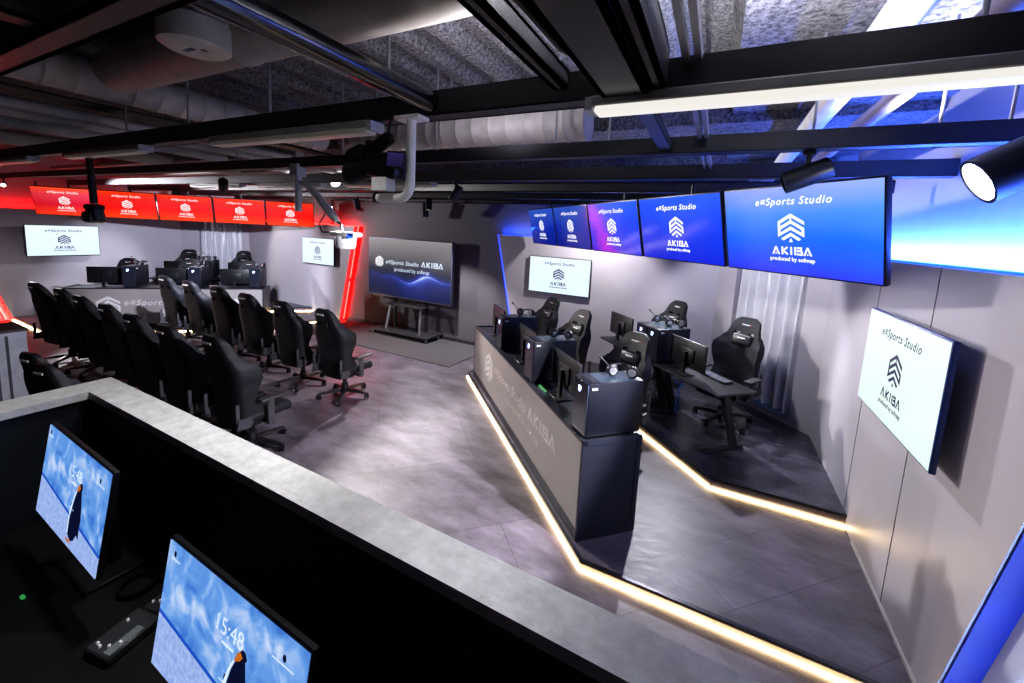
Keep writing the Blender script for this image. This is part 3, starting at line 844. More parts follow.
# stage chairs face the audience (local -Y of the stage)
st0 = make_chair('player chair', 'x', True)
first = True
def stage_chair(st, X, Y, z, dr, label, group):
    global first
    p = SW(st, X, Y, z); rz = SA(st) + PI + dr
    if first:
        first = False
        st0.location = p; st0.rotation_euler = (0, 0, rz); st0['label'] = label; st0['group'] = group
        return st0
    return dup(st0, p, rz, label, group)
g = 'player chairs on the blue-screen stage'
stage_chair('R', -1.84, 1.02, ZP, 0.15, 'black gaming chair behind the farthest computer tower of the near counter', g)
stage_chair('R', -0.70, 1.03, ZP, 0.2, 'black gaming chair behind the middle computer tower of the near counter', g)
stage_chair('R', 0.70, 1.05, ZP, 0.3, 'black gaming chair behind the end computer tower of the near counter', g)
stage_chair('R', -0.82, 2.86, ZU, 0.05, 'black gaming chair peeking over the paired computer towers on the upper platform', g)
stage_chair('R', 0.55, 2.93, ZU, 0.25, 'black gaming chair in front of the curtain with a neck pillow, seen from its front', g)
g = 'player chairs on the red-screen stage'
for i, X in enumerate((-1.35, -0.12, 1.2)):
    stage_chair('L', X, 1.02, ZP, -0.1, 'black gaming chair behind the far counter, ' + ('leftmost of three', 'middle of three', 'rightmost of three')[i], g)
for i, X in enumerate((-0.8, 0.58)):
    stage_chair('L', X, 2.9, ZU, -0.05, 'black gaming chair on the far upper platform, ' + ('left of the curtain', 'before the curtain')[i], g)

# ------------------------------------------------------------------ counters
letter_dim = mat('lettering_dull', (0.50, 0.475, 0.46), 0.4, 0.2)
def counter(st, X0, X1, label):
    letter = letter_dim if st == 'R' else letter_grey
    L = X1 - X0; c = (X0 + X1) / 2
    root = thing('stage_counter', label, 'counter', SW(st, 0, 0, ZP), SA(st))
    H = 0.895; D = 0.57
    fp = MB().box((c, 0.012, 0.10 + (H - 0.115) / 2), (L - 0.03, 0.024, H - 0.12)).build('front_panel', counter_grey, root, 'grey metallic front panel', smooth=False)
    fr = MB()
    fr.box((c, 0.018, H - 0.012), (L, 0.04, 0.024)); fr.box((X0 + 0.008, 0.018, H / 2), (0.016, 0.04, H)); fr.box((X1 - 0.008, 0.018, H / 2), (0.016, 0.04, H))
    fr.build('front_frame', counter_dark, root, smooth=False)
    MB().box((c, 0.03, 0.05), (L, 0.07, 0.1)).build('plinth', counter_dark, root, smooth=False)
    MB().rbox((c, D / 2 + 0.02, H - 0.03), (L - 0.04, D - 0.04, 0.03), 0.004, 1).build('worktop', counter_dark, root)
    for xe, sg in ((X0, 1), (X1, -1)):
        e = MB().box((xe + sg * 0.014, D / 2, H / 2), (0.028, D, H))
        o = xe - sg * 0.003
        e.box((o, 0.022, H / 2), (0.008, 0.044, H)); e.box((o, D - 0.022, H / 2), (0.008, 0.044, H)); e.box((o, D / 2, H - 0.022), (0.008, D, 0.044)); e.box((o, D / 2, 0.055), (0.012, D, 0.11))
        e.build('end_panel', counter_dark, root, smooth=False)
    MB().box((c, 0.40, 0.45), (L - 0.06, 0.02, 0.5)).build('back_board', counter_dark, root, smooth=False)
    # lettering on the front panel
    lg = link('logo', cached(('counterlogo', st), lambda: logo_mb(0.205).mesh('logo', letter, False)), fp); lg.location = (-1.06, -0.002, 0.50)
    title(fp, 0.185, letter, -0.80, -0.002, 0.51, 0.001, 1.12, False)
    b = link('name_lettering', cached(('counterakiba', st), lambda: akiba_mb(0.15).mesh('name_lettering', letter, False)), fp); b.location = (1.02, -0.002, 0.50)
    d = link('caption_lettering', text_mesh('produced by sofmap', 0.12, letter, 0, 0.001, 'LEFT', 1.1), fp); d.location = (-0.10, -0.002, 0.345)
    return root
counter('R', -2.06, 1.90, 'long counter with grey logo front below the blue screens')
counter('L', -1.86, 1.88, 'long counter with pale logo front below the red screens')
ZT = ZP + 0.882                                            # worktop height

# upper desks
def desk(st, X0, X1, Y0, label):
    root = thing('gaming_desk', label, 'desk', SW(st, 0, 0, ZU), SA(st))
    D = 0.62; H = 0.73; c = (X0 + X1) / 2
    MB().rbox((c, Y0 + D / 2, H - 0.015), (X1 - X0, D, 0.03), 0.006, 1).build('desk_top', desk_black, root)
    for xe in (X0 + 0.1, X1 - 0.1):
        l = MB().prism([(0.42, 0.0), (0.50, 0.0), (0.27, H - 0.03), (0.18, H - 0.03)], -0.03, 0.03, Matrix.Translation((xe, Y0, 0)) @ Matrix.Rotation(PI / 2, 4, 'Z') @ Matrix.Rotation(PI / 2, 4, 'X'))
        l.rbox((xe, Y0 + 0.3, 0.015), (0.065, 0.56, 0.03), 0.008, 1)
        l.box((xe, Y0 + 0.32, H - 0.045), (0.06, 0.45, 0.03))
        l.build('leg', black_metal, root)
    MB().box((c, Y0 + 0.42, H - 0.1), (X1 - X0 - 0.2, 0.03, 0.06)).build('crossbar', black_metal, root)
for st, nm in (('R', 'below the nearest blue screens'), ('L', 'on the far red-lit stage')):
    desk(st, -1.275, -0.012, 2.02, 'black gaming desk %s, %s half of the upper platform pair' % (nm, 'far' if st == 'R' else 'left'))
    desk(st, 0.0, 1.26, 2.02, 'black gaming desk %s, %s half of the upper platform pair' % (nm, 'near' if st == 'R' else 'right'))
ZD = ZU + 0.73

# ------------------------------------------------------------------ computers
def make_tower(label, group):
    t = thing('computer_tower', label, 'computer', group=group)
    w, d, h = 0.25, 0.52, 0.485
    b = MB().rbox((0, 0, h / 2 + 0.012), (w, d, h - 0.024), 0.006, 2)
    for sx_ in (-1, 1):
        for sy in (-1, 1): b.box((sx_ * 0.09, sy * 0.2, 0.007), (0.03, 0.04, 0.014))
    b.build('case', case_mat, t)
    f = MB().rbox((0, -d / 2 - 0.006, h / 2 + 0.012), (w - 0.012, 0.014, h - 0.04), 0.004, 1).build('front_panel', case_glass, t)
    l = MB().box((-0.02, -d / 2 - 0.0145, h - 0.085), (0.03, 0.003, 0.05))
    l.box((0.0, -d / 2 - 0.0145, h - 0.075), (0.018, 0.003, 0.03)); l.build('power_light', blue_dot, f)
    v = MB().box((0, -0.19, h + 0.001), (w - 0.06, 0.055, 0.003)).build('top_vent', black, t, smooth=False)
    tp = MB().box((0, 0.03, h + 0.0005), (w - 0.03, d - 0.16, 0.003)).build('top_panel', mat('case_top_blue_grey', (0.03, 0.045, 0.06), 0.25, 0.2), t, smooth=False)
    MB().box((w / 2 + 0.0015, -0.21, h - 0.045), (0.003, 0.05, 0.018)).build('sticker', white_tag, t, smooth=False)
    return t
def make_headset(label, group):
    """headset resting on its cups, band lying back, cups facing -Y"""
    t = thing('headset', label, 'headset', group=group)
    pts = [(0.082 * math.cos(a), 0.02 + 0.13 * math.sin(a), 0.055 + 0.015 * math.sin(a)) for a in [PI * k / 14 for k in range(15)]]
    MB().tube(pts, 0.011, 8).build('headband', black, t)
    for sg in (-1, 1):
        M = Matrix.Translation((sg * 0.085, 0, 0.054)) @ Matrix.Rotation(-sg * 0.35, 4, 'Z') @ Matrix.Rotation(PI / 2, 4, 'X')
        e = MB().lathe([(0.034, -0.028), (0.048, -0.02), (0.053, 0.0), (0.05, 0.018), (0.036, 0.026)], 18, M).build('ear_cup', black, t)
        MB().lathe([(0.034, 0.0262), (0.033, 0.031), (0.014, 0.033)], 16, M).build('cup_plate', mesh_chrome, e)
    MB().tube([(-0.11, -0.02, 0.08), (-0.15, -0.03, 0.13), (-0.19, -0.03, 0.165)], 0.005, 6).build('microphone_boom', black, t)
    MB().tube([(-0.185, -0.03, 0.162), (-0.205, -0.03, 0.178)], 0.012, 8).build('microphone_tip', black, t)
    return t
def make_monitor(label, group):
    """screen faces +Y (players), back to the audience; origin on the desk"""
    t = thing('monitor', label, 'monitor', group=group)
    w, h = 0.615, 0.355; zc = 0.265
    MB().rbox((0, 0, zc), (w, 0.035, h), 0.008, 2).rbox((0, -0.025, zc - 0.01), (0.26, 0.03, 0.18), 0.012, 2).build('housing', black, t)
    MB().box((0, 0.019, zc), (w - 0.02, 0.003, h - 0.02)).build('screen', mat('dark_screen_glow', (0.01, 0.01, 0.012), 0.15, emit=(0.25, 0.4, 0.9), estr=0.25), t, smooth=False)
    MB().box((0, -0.06, 0.15), (0.055, 0.03, 0.29)).build('stand_neck', black, t)
    MB().rbox((0, -0.05, 0.007), (0.24, 0.18, 0.014), 0.005, 1).build('stand_base', black, t)
    return t
def make_keyboard(label, group):
    t = thing('keyboard', label, 'keyboard', group=group)
    MB().rbox((0, 0, 0.012), (0.40, 0.14, 0.02), 0.005, 1).build('case', black, t)
    k = MB()
    for r in range(5):
        for c in range(14): k.box((-0.18 + c * 0.0277, -0.05 + r * 0.025, 0.025), (0.022, 0.02, 0.008))
    k.build('keys', mat('key_grey', (0.10, 0.10, 0.12), 0.4), t, smooth=False)
    return t
proto = {}
def put(kind, maker, st, X, Y, Z, dr, label, group):
    p = SW(st, X, Y, Z); rz = SA(st) + dr
    if kind not in proto:
        o = maker(label, group); o.location = p; o.rotation_euler = (0, 0, rz); proto[kind] = o
        return o
    return dup(proto[kind], p, rz, label, group)
SN = {'R': 'near blue-screen stage', 'L': 'far red-screen stage'}
posR = ['farthest along the near counter', 'in the middle of the near counter', 'at the near end of the counter']
posL = ['at the left of the far counter', 'in the middle of the far counter', 'at the right end of the far counter']
monX = {'R': (-1.52, -0.16, 1.0), 'L': (-1.22, 0.0, 1.24)}
towX = {'R': (-0.70, 0.50, 1.745), 'L': (-0.69, 0.50, 1.70)}
for st in ('R', 'L'):
    ps = posR if st == 'R' else posL
    for i in range(3):
        put('tower', make_tower, st, towX[st][i], 0.30, ZT, 0, 'dark computer tower with a small blue light ' + ps[i], 'computer towers on the stage counters')
        put('headset', make_headset, st, towX[st][i] + 0.03, 0.40, ZT + 0.488, (0.85 + 0.08 * i) if st == 'R' else (-0.6 + 0.1 * i), 'black headset lying on the computer tower ' + ps[i], 'headsets on towers')
        put('monitor', make_monitor, st, monX[st][i], 0.26, ZT, 0, 'black monitor seen from behind ' + ps[i], 'monitors on the stage counters')
    for k, X in enumerate((-0.20, 0.055)):
        side = ('rear one' if k == 0 else 'front one') if st == 'R' else ('left one' if k == 0 else 'right one')
        put('tower', make_tower, st, X, 2.31, ZD, 0, 'dark computer tower of the pair on the %s upper desks, %s' % (SN[st], side), 'paired computer towers')
        put('headset', make_headset, st, X + 0.0, 2.40, ZD + 0.488, (0.75 + 0.2 * k) if st == 'R' else (-0.6 + 0.3 * k), 'black headset on the paired computer towers of the %s, %s' % (SN[st], side), 'headsets on towers')
    mx = (-0.98, 0.55) if st == 'R' else (-0.66, 0.80)
    for k in range(2):
        side = ('far desk' if k == 0 else 'near desk with keyboard') if st == 'R' else ('left desk' if k == 0 else 'right desk before the curtain')
        put('monitor', make_monitor, st, mx[k], 2.22, ZD, 0, 'black monitor on the upper platform of the %s, %s' % (SN[st], side), 'monitors on the upper desks')
put('keyboard', make_keyboard, 'R', 0.80, 2.47, ZD, PI, 'black keyboard on the near upper desk in front of the curtain chair', 'keyboards')
put('keyboard', make_keyboard, 'R', -0.1, 0.47, ZT, PI, 'black keyboard behind the middle monitor of the near counter', 'keyboards')
put('keyboard', make_keyboard, 'R', 1.0, 0.47, ZT, PI, 'black keyboard behind the end monitor of the near counter', 'keyboards')
# small green-lit strip on the counter beside the middle monitor stand
o = MB().rbox((0, 0, 0.01), (0.18, 0.03, 0.02), 0.004, 1).build('light_bar', green_dot); o.location = SW('R', 0.78, 0.10, ZT); o.rotation_euler = (0, 0, SA('R'))
tag(o, 'small green-lit bar lying on the near counter beside a monitor stand', 'light bar')
# cable tangle under the upper desks
for st in ('R', 'L'):
    mbs = [(black, 'black'), (mat('cable_white', (0.5, 0.5, 0.52), 0.5), 'white'), (mat('cable_blue', (0.03, 0.12, 0.4), 0.5), 'blue')]
    for (mm, nm), cnt, off in zip(mbs, (6, 2, 2), (-0.02, -0.30, 0.27)):
        m = MB()
        for k in range(cnt):
            pts = []
            ph = random.random() * 6
            for s in range(14):
                a = s / 13
                pts.append((off + 0.05 * random.random() + 0.10 * math.sin(a * 7 + ph), 0.01 * k + 0.12 * math.cos(a * 9 + ph), 0.03 + 0.68 * (1 - a) * abs(math.cos(a * 4 + ph)) ))
            m.tube(pts, 0.007, 6)
        o = m.build('cable_bundle', mm); o.location = SW(st, 0.0, 2.36, ZU); o.rotation_euler = (0, 0, SA(st))
        tag(o, 'tangle of %s cables hanging under the upper desks of the %s' % (nm, SN[st]), 'cables')

# ------------------------------------------------------------------ grey cabinet at the left edge
t = thing('cabinet', 'pale grey slatted cabinet at the left edge beside the audience chairs', 'cabinet', (-7.98, 1.36, 0))
MB().rbox((0, 0, 0.535), (0.55, 0.62, 1.07), 0.008, 1).build('carcass', mat('cabinet_grey', (0.30, 0.31, 0.36), 0.45), t)
MB().rbox((0, 0, 1.085), (0.58, 0.65, 0.03), 0.006, 1).build('top', mat('cabinet_top', (0.07, 0.065, 0.07), 0.85, spec=0.15), t)
for k in range(5):
    MB().box((0.278, -0.22 + k * 0.09, 0.53), (0.012, 0.024, 1.0)).build('slot', mat('slot_dark', (0.03, 0.03, 0.04), 0.6), t, smooth=False)

# ------------------------------------------------------------------ control booth
BZ = 1.9                                                   # top of the booth wall
xo, yo = -2.38, 0.75; xi, yi = -2.245, 0.637
struct('wall_booth', MB().prism([(xo + 0.02, -2.2), (xi - 0.02, -2.2), (xi - 0.02, yi + 0.02), (WR, yi + 0.02), (WR, yo - 0.02), (xo + 0.02, yo - 0.02)], 0.0, BZ - 0.028), booth_black)
struct('trim_booth_cap', MB().prism([(xo, -2.2), (xi, -2.2), (xi, yi), (XR, yi), (XR, yo), (xo, yo)], BZ - 0.03, BZ), stone)
struct('floor_booth', MB().box(((xi + WR) / 2, -1.2, 0.4), (WR - xi, 3.66, 0.8)), booth_black)
BD = 1.44
t = thing('booth_desk', 'dark wooden desk inside the control booth under the two lit monitors', 'desk', (-0.9, 0.2, 0.8))
MB().box((-0.05, 0.0, BD - 0.8 - 0.015), (2.55, 0.8, 0.03)).build('desk_top', booth_desk, t, smooth=False)
for xx in (-1.2, 0.0, 1.1): MB().box((xx, 0, (BD - 0.83) / 2), (0.04, 0.7, BD - 0.83)).build('leg', booth_black, t, smooth=False)

ice = ice_screen_mat('ice_picture')
def booth_monitor(x, ztop, label, tilt, rz, y=0.44, w=0.545):
    root = thing('booth_monitor', label, 'monitor', (x, y, BD), rz, 'booth monitors')
    h = w * 0.5725
    zc = ztop - BD - 0.5 * h * math.cos(tilt)
    T = Matrix.Translation((0, 0, zc)) @ Matrix.Rotation(-tilt, 4, 'X')
    MB().rbox((0, 0.009, 0), (w, 0.016, h), 0.003, 1, T).rbox((0, 0.04, -0.02), (0.25, 0.03, 0.16), 0.01, 1, T).build('housing', black, root)
    s = MB().box((0, 0, 0), (w - 0.012, 0.003, h - 0.014)).build('screen', ice, root, 'lit lock screen with a penguin on ice', smooth=False); s.matrix_local = T
    MB().box((0, 0.09, zc / 2), (0.05, 0.02, zc)).build('stand_neck', black, root)
    MB().rbox((0, 0.07, 0.006), (0.22, 0.17, 0.012), 0.004, 1).build('stand_base', black, root)
    e = -0.003
    c = link('clock_lettering', text_mesh('15:48', 0.052, pale_e, 0, 0, 'CENTER'), s); c.location = (0.02, e, 0.055)
    fp0 = MB(); fp0.box((0.022, e, 0.04), (0.045, 0.0004, 0.005)); fp0.build('date_print', pale_e, s, smooth=False)
    # penguin picture: body, belly edge, beak, feet as flat print
    def fp(name, pts, m, yy=e):
        mb = MB(); flatpoly(mb, [(px * 0.001, pz * 0.001) for px, pz in pts]); o = mb.build(name, m, s, smooth=False); o.location = (0.0, yy, 0.0); return o
    body = [(95, -110), (112, -122), (128, -112), (137, -90), (150, -96), (146, -70), (148, -40), (143, -10), (137, 15), (133, 40), (136, 47), (131, 58), (124, 60), (117, 50), (112, 30), (104, 5), (98, -30), (93, -70)]
    W = lambda q: [((a - 118) * 1.55 + 68, b * 1.02) for a, b in q]
    fp('penguin_print', W(body)[::-1], penguin_e)
    fp('belly_print', W([(92, -60), (97, -30), (103, 5), (110, 28), (106, 26), (97, 0), (90, -35), (88, -70), (90, -105), (95, -108)])[::-1], pale_e, e - 0.0003)
    fp('cheek_print', W([(108, 25), (113, 46), (120, 52), (126, 44), (121, 34), (113, 28)])[::-1], orange_e, e - 0.0004)
    fp('feet_print', W([(88, -122), (108, -121), (118, -126), (106, -130), (90, -128)])[::-1], orange_e, e - 0.0004)
    for (px, pz) in ((-238, 132), (208, 112), (30, -22)):
        q = [(px + 6 * math.cos(a), pz + 8 * math.sin(a)) for a in [2 * PI * k / 8 for k in range(8)]]
        fp('badge_print', q, penguin_e)
    for (px, pz, L) in ((-232, 117, 40), (205, 97, 70), (30, -36, 44)):
        fp('note_print', [(px - L / 2, pz), (px + L / 2, pz), (px + L / 2, pz + 3), (px - L / 2, pz + 3)], pale_e)
    return root
booth_monitor(-1.76, 1.895, 'lit monitor showing a penguin on ice, farther left inside the control booth', math.radians(10), -0.03)
booth_monitor(-0.888, 1.832, 'lit monitor showing a penguin and 15:48 clock, nearer in the control booth', math.radians(10), -0.02, 0.425, 0.56)

# video mixer with knobs
t = thing('video_mixer', 'small black audio video mixer with white knobs on the booth desk', 'mixer', (-1.385, 0.425, BD), 0.2)
t.scale = (0.82, 0.82, 0.82)
MB().rbox((0, 0, 0.016), (0.115, 0.16, 0.032), 0.006, 1).build('case', mat('mixer_black', (0.03, 0.032, 0.036), 0.4), t)
MB().rbox((0, 0.125, 0.014), (0.10, 0.085, 0.028), 0.006, 1).build('switch_unit', mat('mixer_black', (0.03, 0.032, 0.036), 0.4), t)
MB().box((0.035, -0.02, 0.033), (0.03, 0.10, 0.002)).build('label_panel', mat('mixer_grey', (0.16, 0.17, 0.18), 0.4), t, smooth=False)
km = MB().lathe([(0.007, 0), (0.006, 0.012), (0.004, 0.013)], 10).mesh('knob', mat('knob_white', (0.8, 0.8, 0.8), 0.4, emit=(1, 1, 1), estr=0.1))
for (kx, ky) in ((-0.03, -0.055), (-0.012, -0.06), (0.015, -0.05), (0.035, -0.03), (-0.03, 0.03), (-0.03, 0.11), (-0.01, 0.12), (0.012, 0.125), (0.03, 0.12), (-0.02, 0.14), (0.0, 0.15), (0.02, 0.148)):
    k = link('knob', km, t); k.location = (kx, ky, 0.03 if ky < 0.08 else 0.026); k.scale = (0.7, 0.7, 0.8)
# small items on the booth desk
o = MB().tube([(-1.25, 0.02, BD + 0.012), (-1.14, 0.17, BD + 0.012), (-1.06, 0.26, BD + 0.02)], 0.004, 6).build('stylus', silver)
tag(o, 'thin silver rod lying on the booth desk beside the mixer', 'rod')
o = MB().tube([(-1.56 + 0.045 * math.cos(a), 0.52 + 0.045 * math.sin(a), BD + 0.012) for a in [2 * PI * k / 20 for k in range(21)]], 0.006, 6).build('cable_coil', black_gloss)
tag(o, 'coiled black cable on the booth desk below the farther penguin monitor', 'cable')
o = MB().rbox((-1.80, 0.33, BD + 0.008), (0.022, 0.01, 0.008), 0.003, 1).build('usb_stick', green_dot)
tag(o, 'tiny green-lit stick on the booth desk below the farther penguin monitor', 'usb stick')
m = MB()
for k in range(5):
    m.tube([(-1.02 + 0.015 * k, 0.30, BD + 0.01), (-1.05 + 0.02 * k, 0.2 - 0.02 * k, BD + 0.03), (-1.0 + 0.03 * k, 0.08, BD + 0.012)], 0.004, 6)
tag(m.build('cable_bundle', black), 'bundle of black cables under the nearer penguin monitor', 'cables')

# ------------------------------------------------------------------ ceiling grid and services
ZB = 3.2
def hbeam(c, L, axis, h=0.13, w=0.12):
    mb = MB(); t = 0.012
    if axis == 'x':
        mb.box((c[0], c[1], c[2] + t / 2), (L, w, t)); mb.box((c[0], c[1], c[2] + h - t / 2), (L, w, t)); mb.box((c[0], c[1] - w / 2 + 0.01, c[2] + h / 2), (L, 0.02, h)); mb.box((c[0], c[1] + w / 2 - 0.01, c[2] + h / 2), (L, 0.02, h))
    else:
        mb.box((c[0], c[1], c[2] + t / 2), (w, L, t)); mb.box((c[0], c[1], c[2] + h - t / 2), (w, L, t)); mb.box((c[0] - w / 2 + 0.01, c[1], c[2] + h / 2), (0.02, L, h)); mb.box((c[0] + w / 2 - 0.01, c[1], c[2] + h / 2), (0.02, L, h))
    return mb
def beam(c, L, axis, h=0.13, w=0.12):
    struct('ceiling_beam', hbeam(c, L, axis, h, w), beam_mat)
cx = (WL + WR) / 2; LX = WR - WL
beam((cx, 1.69, ZB - 0.005), LX, 'x', 0.11)
beam((cx, 2.88, ZB), LX, 'x', 0.10)
beam((cx, 4.05, ZB), LX, 'x', 0.12)
beam((cx, 5.2, ZB), LX, 'x', 0.12)
beam((cx, 6.3, ZB), LX, 'x', 0.12)
beam((cx, 7.45, ZB), LX, 'x', 0.12)
beam((-6.9, 0.565, ZB), 12.2, 'x', 0.14, 0.10)
beam((-2.02, -0.9, ZB + 0.02), 2.95, 'y', 0.12, 0.12)
# flat cable tray along Y with two halves, and cable trunk
struct('ceiling_beam_tray', hbeam((-0.37, 0.1, ZB - 0.02), 3.06, 'y', 0.06, 0.17), mat('tray_black', (0.02, 0.02, 0.023), 0.32, 0.2))
struct('ceiling_beam_tray_side', hbeam((-0.255, 0.1, ZB + 0.0), 3.06, 'y', 0.14, 0.06), beam_mat)
struct('ceiling_beam_trunk', hbeam((-0.63, 0.1, ZB + 0.03), 3.0, 'y', 0.07, 0.06), beam_mat)
struct('ceiling_beam_link', hbeam((-0.36, 2.25, ZB + 0.02), 1.2, 'y', 0.05, 0.07), mat('link_blue_grey', (0.08, 0.10, 0.14), 0.35, 0.5))
for k, xx in enumerate((-0.165, -0.125)):
    o = MB().box((xx, 2.0, ZB + 0.10), (0.022, 5.0, 0.04)).build('steel_channel', steel, smooth=False)
    tag(o, 'thin galvanised steel channel running across the black beams, %s of two' % ('left', 'right')[k], 'channel', 'steel channels')
o = MB().cyl((-1.31, -1.6, ZB + 0.05), (-1.31, 1.66, ZB + 0.05), 0.047, 18).build('black_pipe', black_gloss)
tag(o, 'thick glossy black pipe running under the ceiling onto the first beam', 'pipe')
m = MB()
for k in range(6):
    o_ = 0.02 * k
    m.tube([(-0.56 + o_ * 0.6, -1.4, ZB + 0.08 + 0.012 * (k % 3)), (-0.57 + o_ * 0.7, 0.2, ZB + 0.10 + 0.01 * (k % 2)), (-0.55 + o_, 0.9, ZB + 0.07 + 0.01 * (k % 3)), (-0.52 + o_, 1.3, ZB + 0.05), (-0.50 + o_ * 1.2, 1.55, ZB + 0.10)], 0.011, 7)
tag(m.build('cable_bundle', black), 'bundle of black cables along the tray under the ceiling', 'cables')
m = MB()
for k in range(5):
    m.tube([(-4.90 + 0.05 * k, -1.0, 3.52), (-4.87 + 0.05 * k, 1.4, 3.5), (-4.84 + 0.04 * k, 3.0, 3.52), (-4.80 + 0.05 * k, 7.4, 3.52)], 0.016, 7)
tag(m.build('cable_bundle', black), 'bundle of dark cables running beside the pale ceiling duct at upper left', 'cables')

def spiral_duct(p0, p1, r, label, m=duct_mat, ring=0.16):
    p0, p1 = Vector(p0), Vector(p1); L = (p1 - p0).length
    pts = []; rs = []
    n = max(2, int(L / ring))
    for i in range(n + 1):
        a = i / n
        for da, dr in ((-0.012 / L, 0), (0, 0.008), (0.012 / L, 0)):
            pts.append(p0.lerp(p1, min(1, max(0, a + da)) if 0 < i < n else a + (da if 0 <= a + da <= 1 else 0))); rs.append(r + dr)
    P2 = []; R2 = []
    for p, q in zip(pts, rs):
        if P2 and (p - P2[-1]).length < 1e-4: continue
        P2.append(p); R2.append(q)
    o = MB().tube(P2, R2, 18).build('air_duct', m)
    tag(o, label, 'duct')
    for f in (0.15, 0.5, 0.85):
        q = p0.lerp(p1, f)
        MB().box((q.x, q.y, (q.z + r + ZC) / 2 - 0.02), (0.02, 0.02, ZC - q.z - r)).build('hanger_strap', steel, o, smooth=False)
spiral_duct((-4.29, 0.6, 3.62), (-4.38, 3.4, 3.62), 0.13, 'pale ribbed round air duct running away at upper left')
spiral_duct((-3.6, 3.12, 3.52), (-0.98, 3.12, 3.52), 0.14, 'pale ribbed round air duct between the first two beams at centre')
spiral_duct((-3.9, 1.38, 3.62), (-0.9, 1.38, 3.62), 0.14, 'large pale air duct crossing the dark ceiling at upper left', mat('duct_grey_beige', (0.42, 0.40, 0.37), 0.6), 3.0)
for k, (xx, zz, rr, nm, mm) in enumerate(((-5.12, 3.46, 0.045, 'slim pale pipe beside the upper left duct', duct_mat), (-5.6, 3.46, 0.05, 'pale pipe farther left of the upper left duct', duct_mat), (-6.6, 3.5, 0.07, 'dim grey pipe at the far left under the ceiling', grey_paint),
        (0.57, 3.6, 0.075, 'white pipe running toward the back above the nearest blue screens', white_paint), (0.80, 3.5, 0.05, 'brown pipe beside the white pipe at upper right', brown_pipe), (-8.2, 3.5, 0.09, 'pale pipe crossing high over the red stage', duct_mat))):
    o = MB().cyl((xx, -1.0, zz), (xx, 7.4, zz), rr, 16).build('ceiling_pipe', mm); tag(o, nm, 'pipe')
for k, yy in enumerate((3.55, 4.6, 5.7)):
    o = MB().cyl((-13.5, yy, 3.5), (-5.0, yy, 3.5), 0.06, 14).build('ceiling_pipe', duct_mat)
    tag(o, 'pale cross pipe above the audience seats, %s from the viewer' % ('first', 'second', 'third')[k], 'pipe')
# hanger rods
rods = [(-1.62, 1.66), (-2.62, 1.66), (-3.6, 1.66), (-1.15, 2.88), (-2.25, 2.88), (-3.4, 2.88), (0.42, 2.88), (0.95, 2.88), (0.60, 1.66), (0.95, 1.66), (-4.6, 1.66), (-5.2, 2.88), (-0.75, 2.88), (1.2, 2.88)]
rm = None
for k, (x, y) in enumerate(rods):
    if rm is None: rm = MB().cyl((0, 0, 0), (0, 0, 0.75), 0.008, 8).mesh('hanger_rod', steel)
    o = link('hanger_rod', rm); o.location = (x, y, ZB + 0.11); tag(o, 'thin steel hanger rod between a black beam and the rough ceiling', 'rod', 'hanger rods')

# linear lamps
def linear_lamp(x0, x1, y, label, on, z=ZB - 0.004):
    t = thing('linear_lamp', label, 'lamp', ((x0 + x1) / 2, y, z), 0, 'linear ceiling lamps')
    L = x1 - x0
    MB().rbox((0, 0, -0.02), (L, 0.11, 0.04), 0.006, 1).build('housing', lamp_white, t)
    MB().rbox((0, -0.01, -0.052), (L - 0.02, 0.085, 0.03), 0.012, 2).build('diffuser', tube_e if on else tube_off, t)
    for s in (-1, 1): MB().box((s * (L / 2 + 0.012), 0, -0.028), (0.03, 0.10, 0.05)).build('end_cap', grey_paint, t, smooth=False)
linear_lamp(-0.5, 1.3, 1.66, 'long bright white linear lamp under the first beam at upper right', True)
linear_lamp(-3.22, -1.72, 1.66, 'white unlit linear lamp under the first beam left of the camera pipe', False)
linear_lamp(-5.85, -4.3, 1.66, 'white unlit linear lamp under the first beam at far left', False)
linear_lamp(-8.4, -6.9, 1.66, 'white unlit linear lamp under the first beam over the audience', False)
for k, x0 in enumerate((-4.7, -6.7, -8.7)):
    linear_lamp(x0, x0 + 1.5, 4.05, 'white linear lamp under the third beam, %s' % ('rightmost', 'middle', 'leftmost')[k], False, ZB + 0.001)

# drum-shaped white device at upper left
t = thing('ceiling_projector', 'dim pale drum-shaped device hanging from the ceiling at upper left', 'device', (-2.17, 1.04, 3.38))
MB().lathe([(0.11, -0.005), (0.135, 0.01), (0.135, 0.11), (0.11, 0.125)], 26).build('drum', mat('device_pale', (0.45, 0.44, 0.42), 0.5), t)
MB().rbox((-0.03, 0.04, 0.17), (0.2, 0.14, 0.09), 0.01, 1).build('upper_box', mat('device_pale', (0.45, 0.44, 0.42), 0.5), t)
MB().cyl((0, 0.02, 0.2), (0, 0.02, 0.6), 0.012, 8).cyl((0.04, 0.05, 0.2), (0.04, 0.05, 0.6), 0.008, 8).build('hanger', steel, t)
MB().box((-0.01, -0.02, -0.006), (0.07, 0.02, 0.004)).box((0.05, 0.01, -0.006), (0.02, 0.02, 0.004)).build('connector', blue_dot if False else mat('connector_dark', (0.05, 0.07, 0.15), 0.3), t, smooth=False)

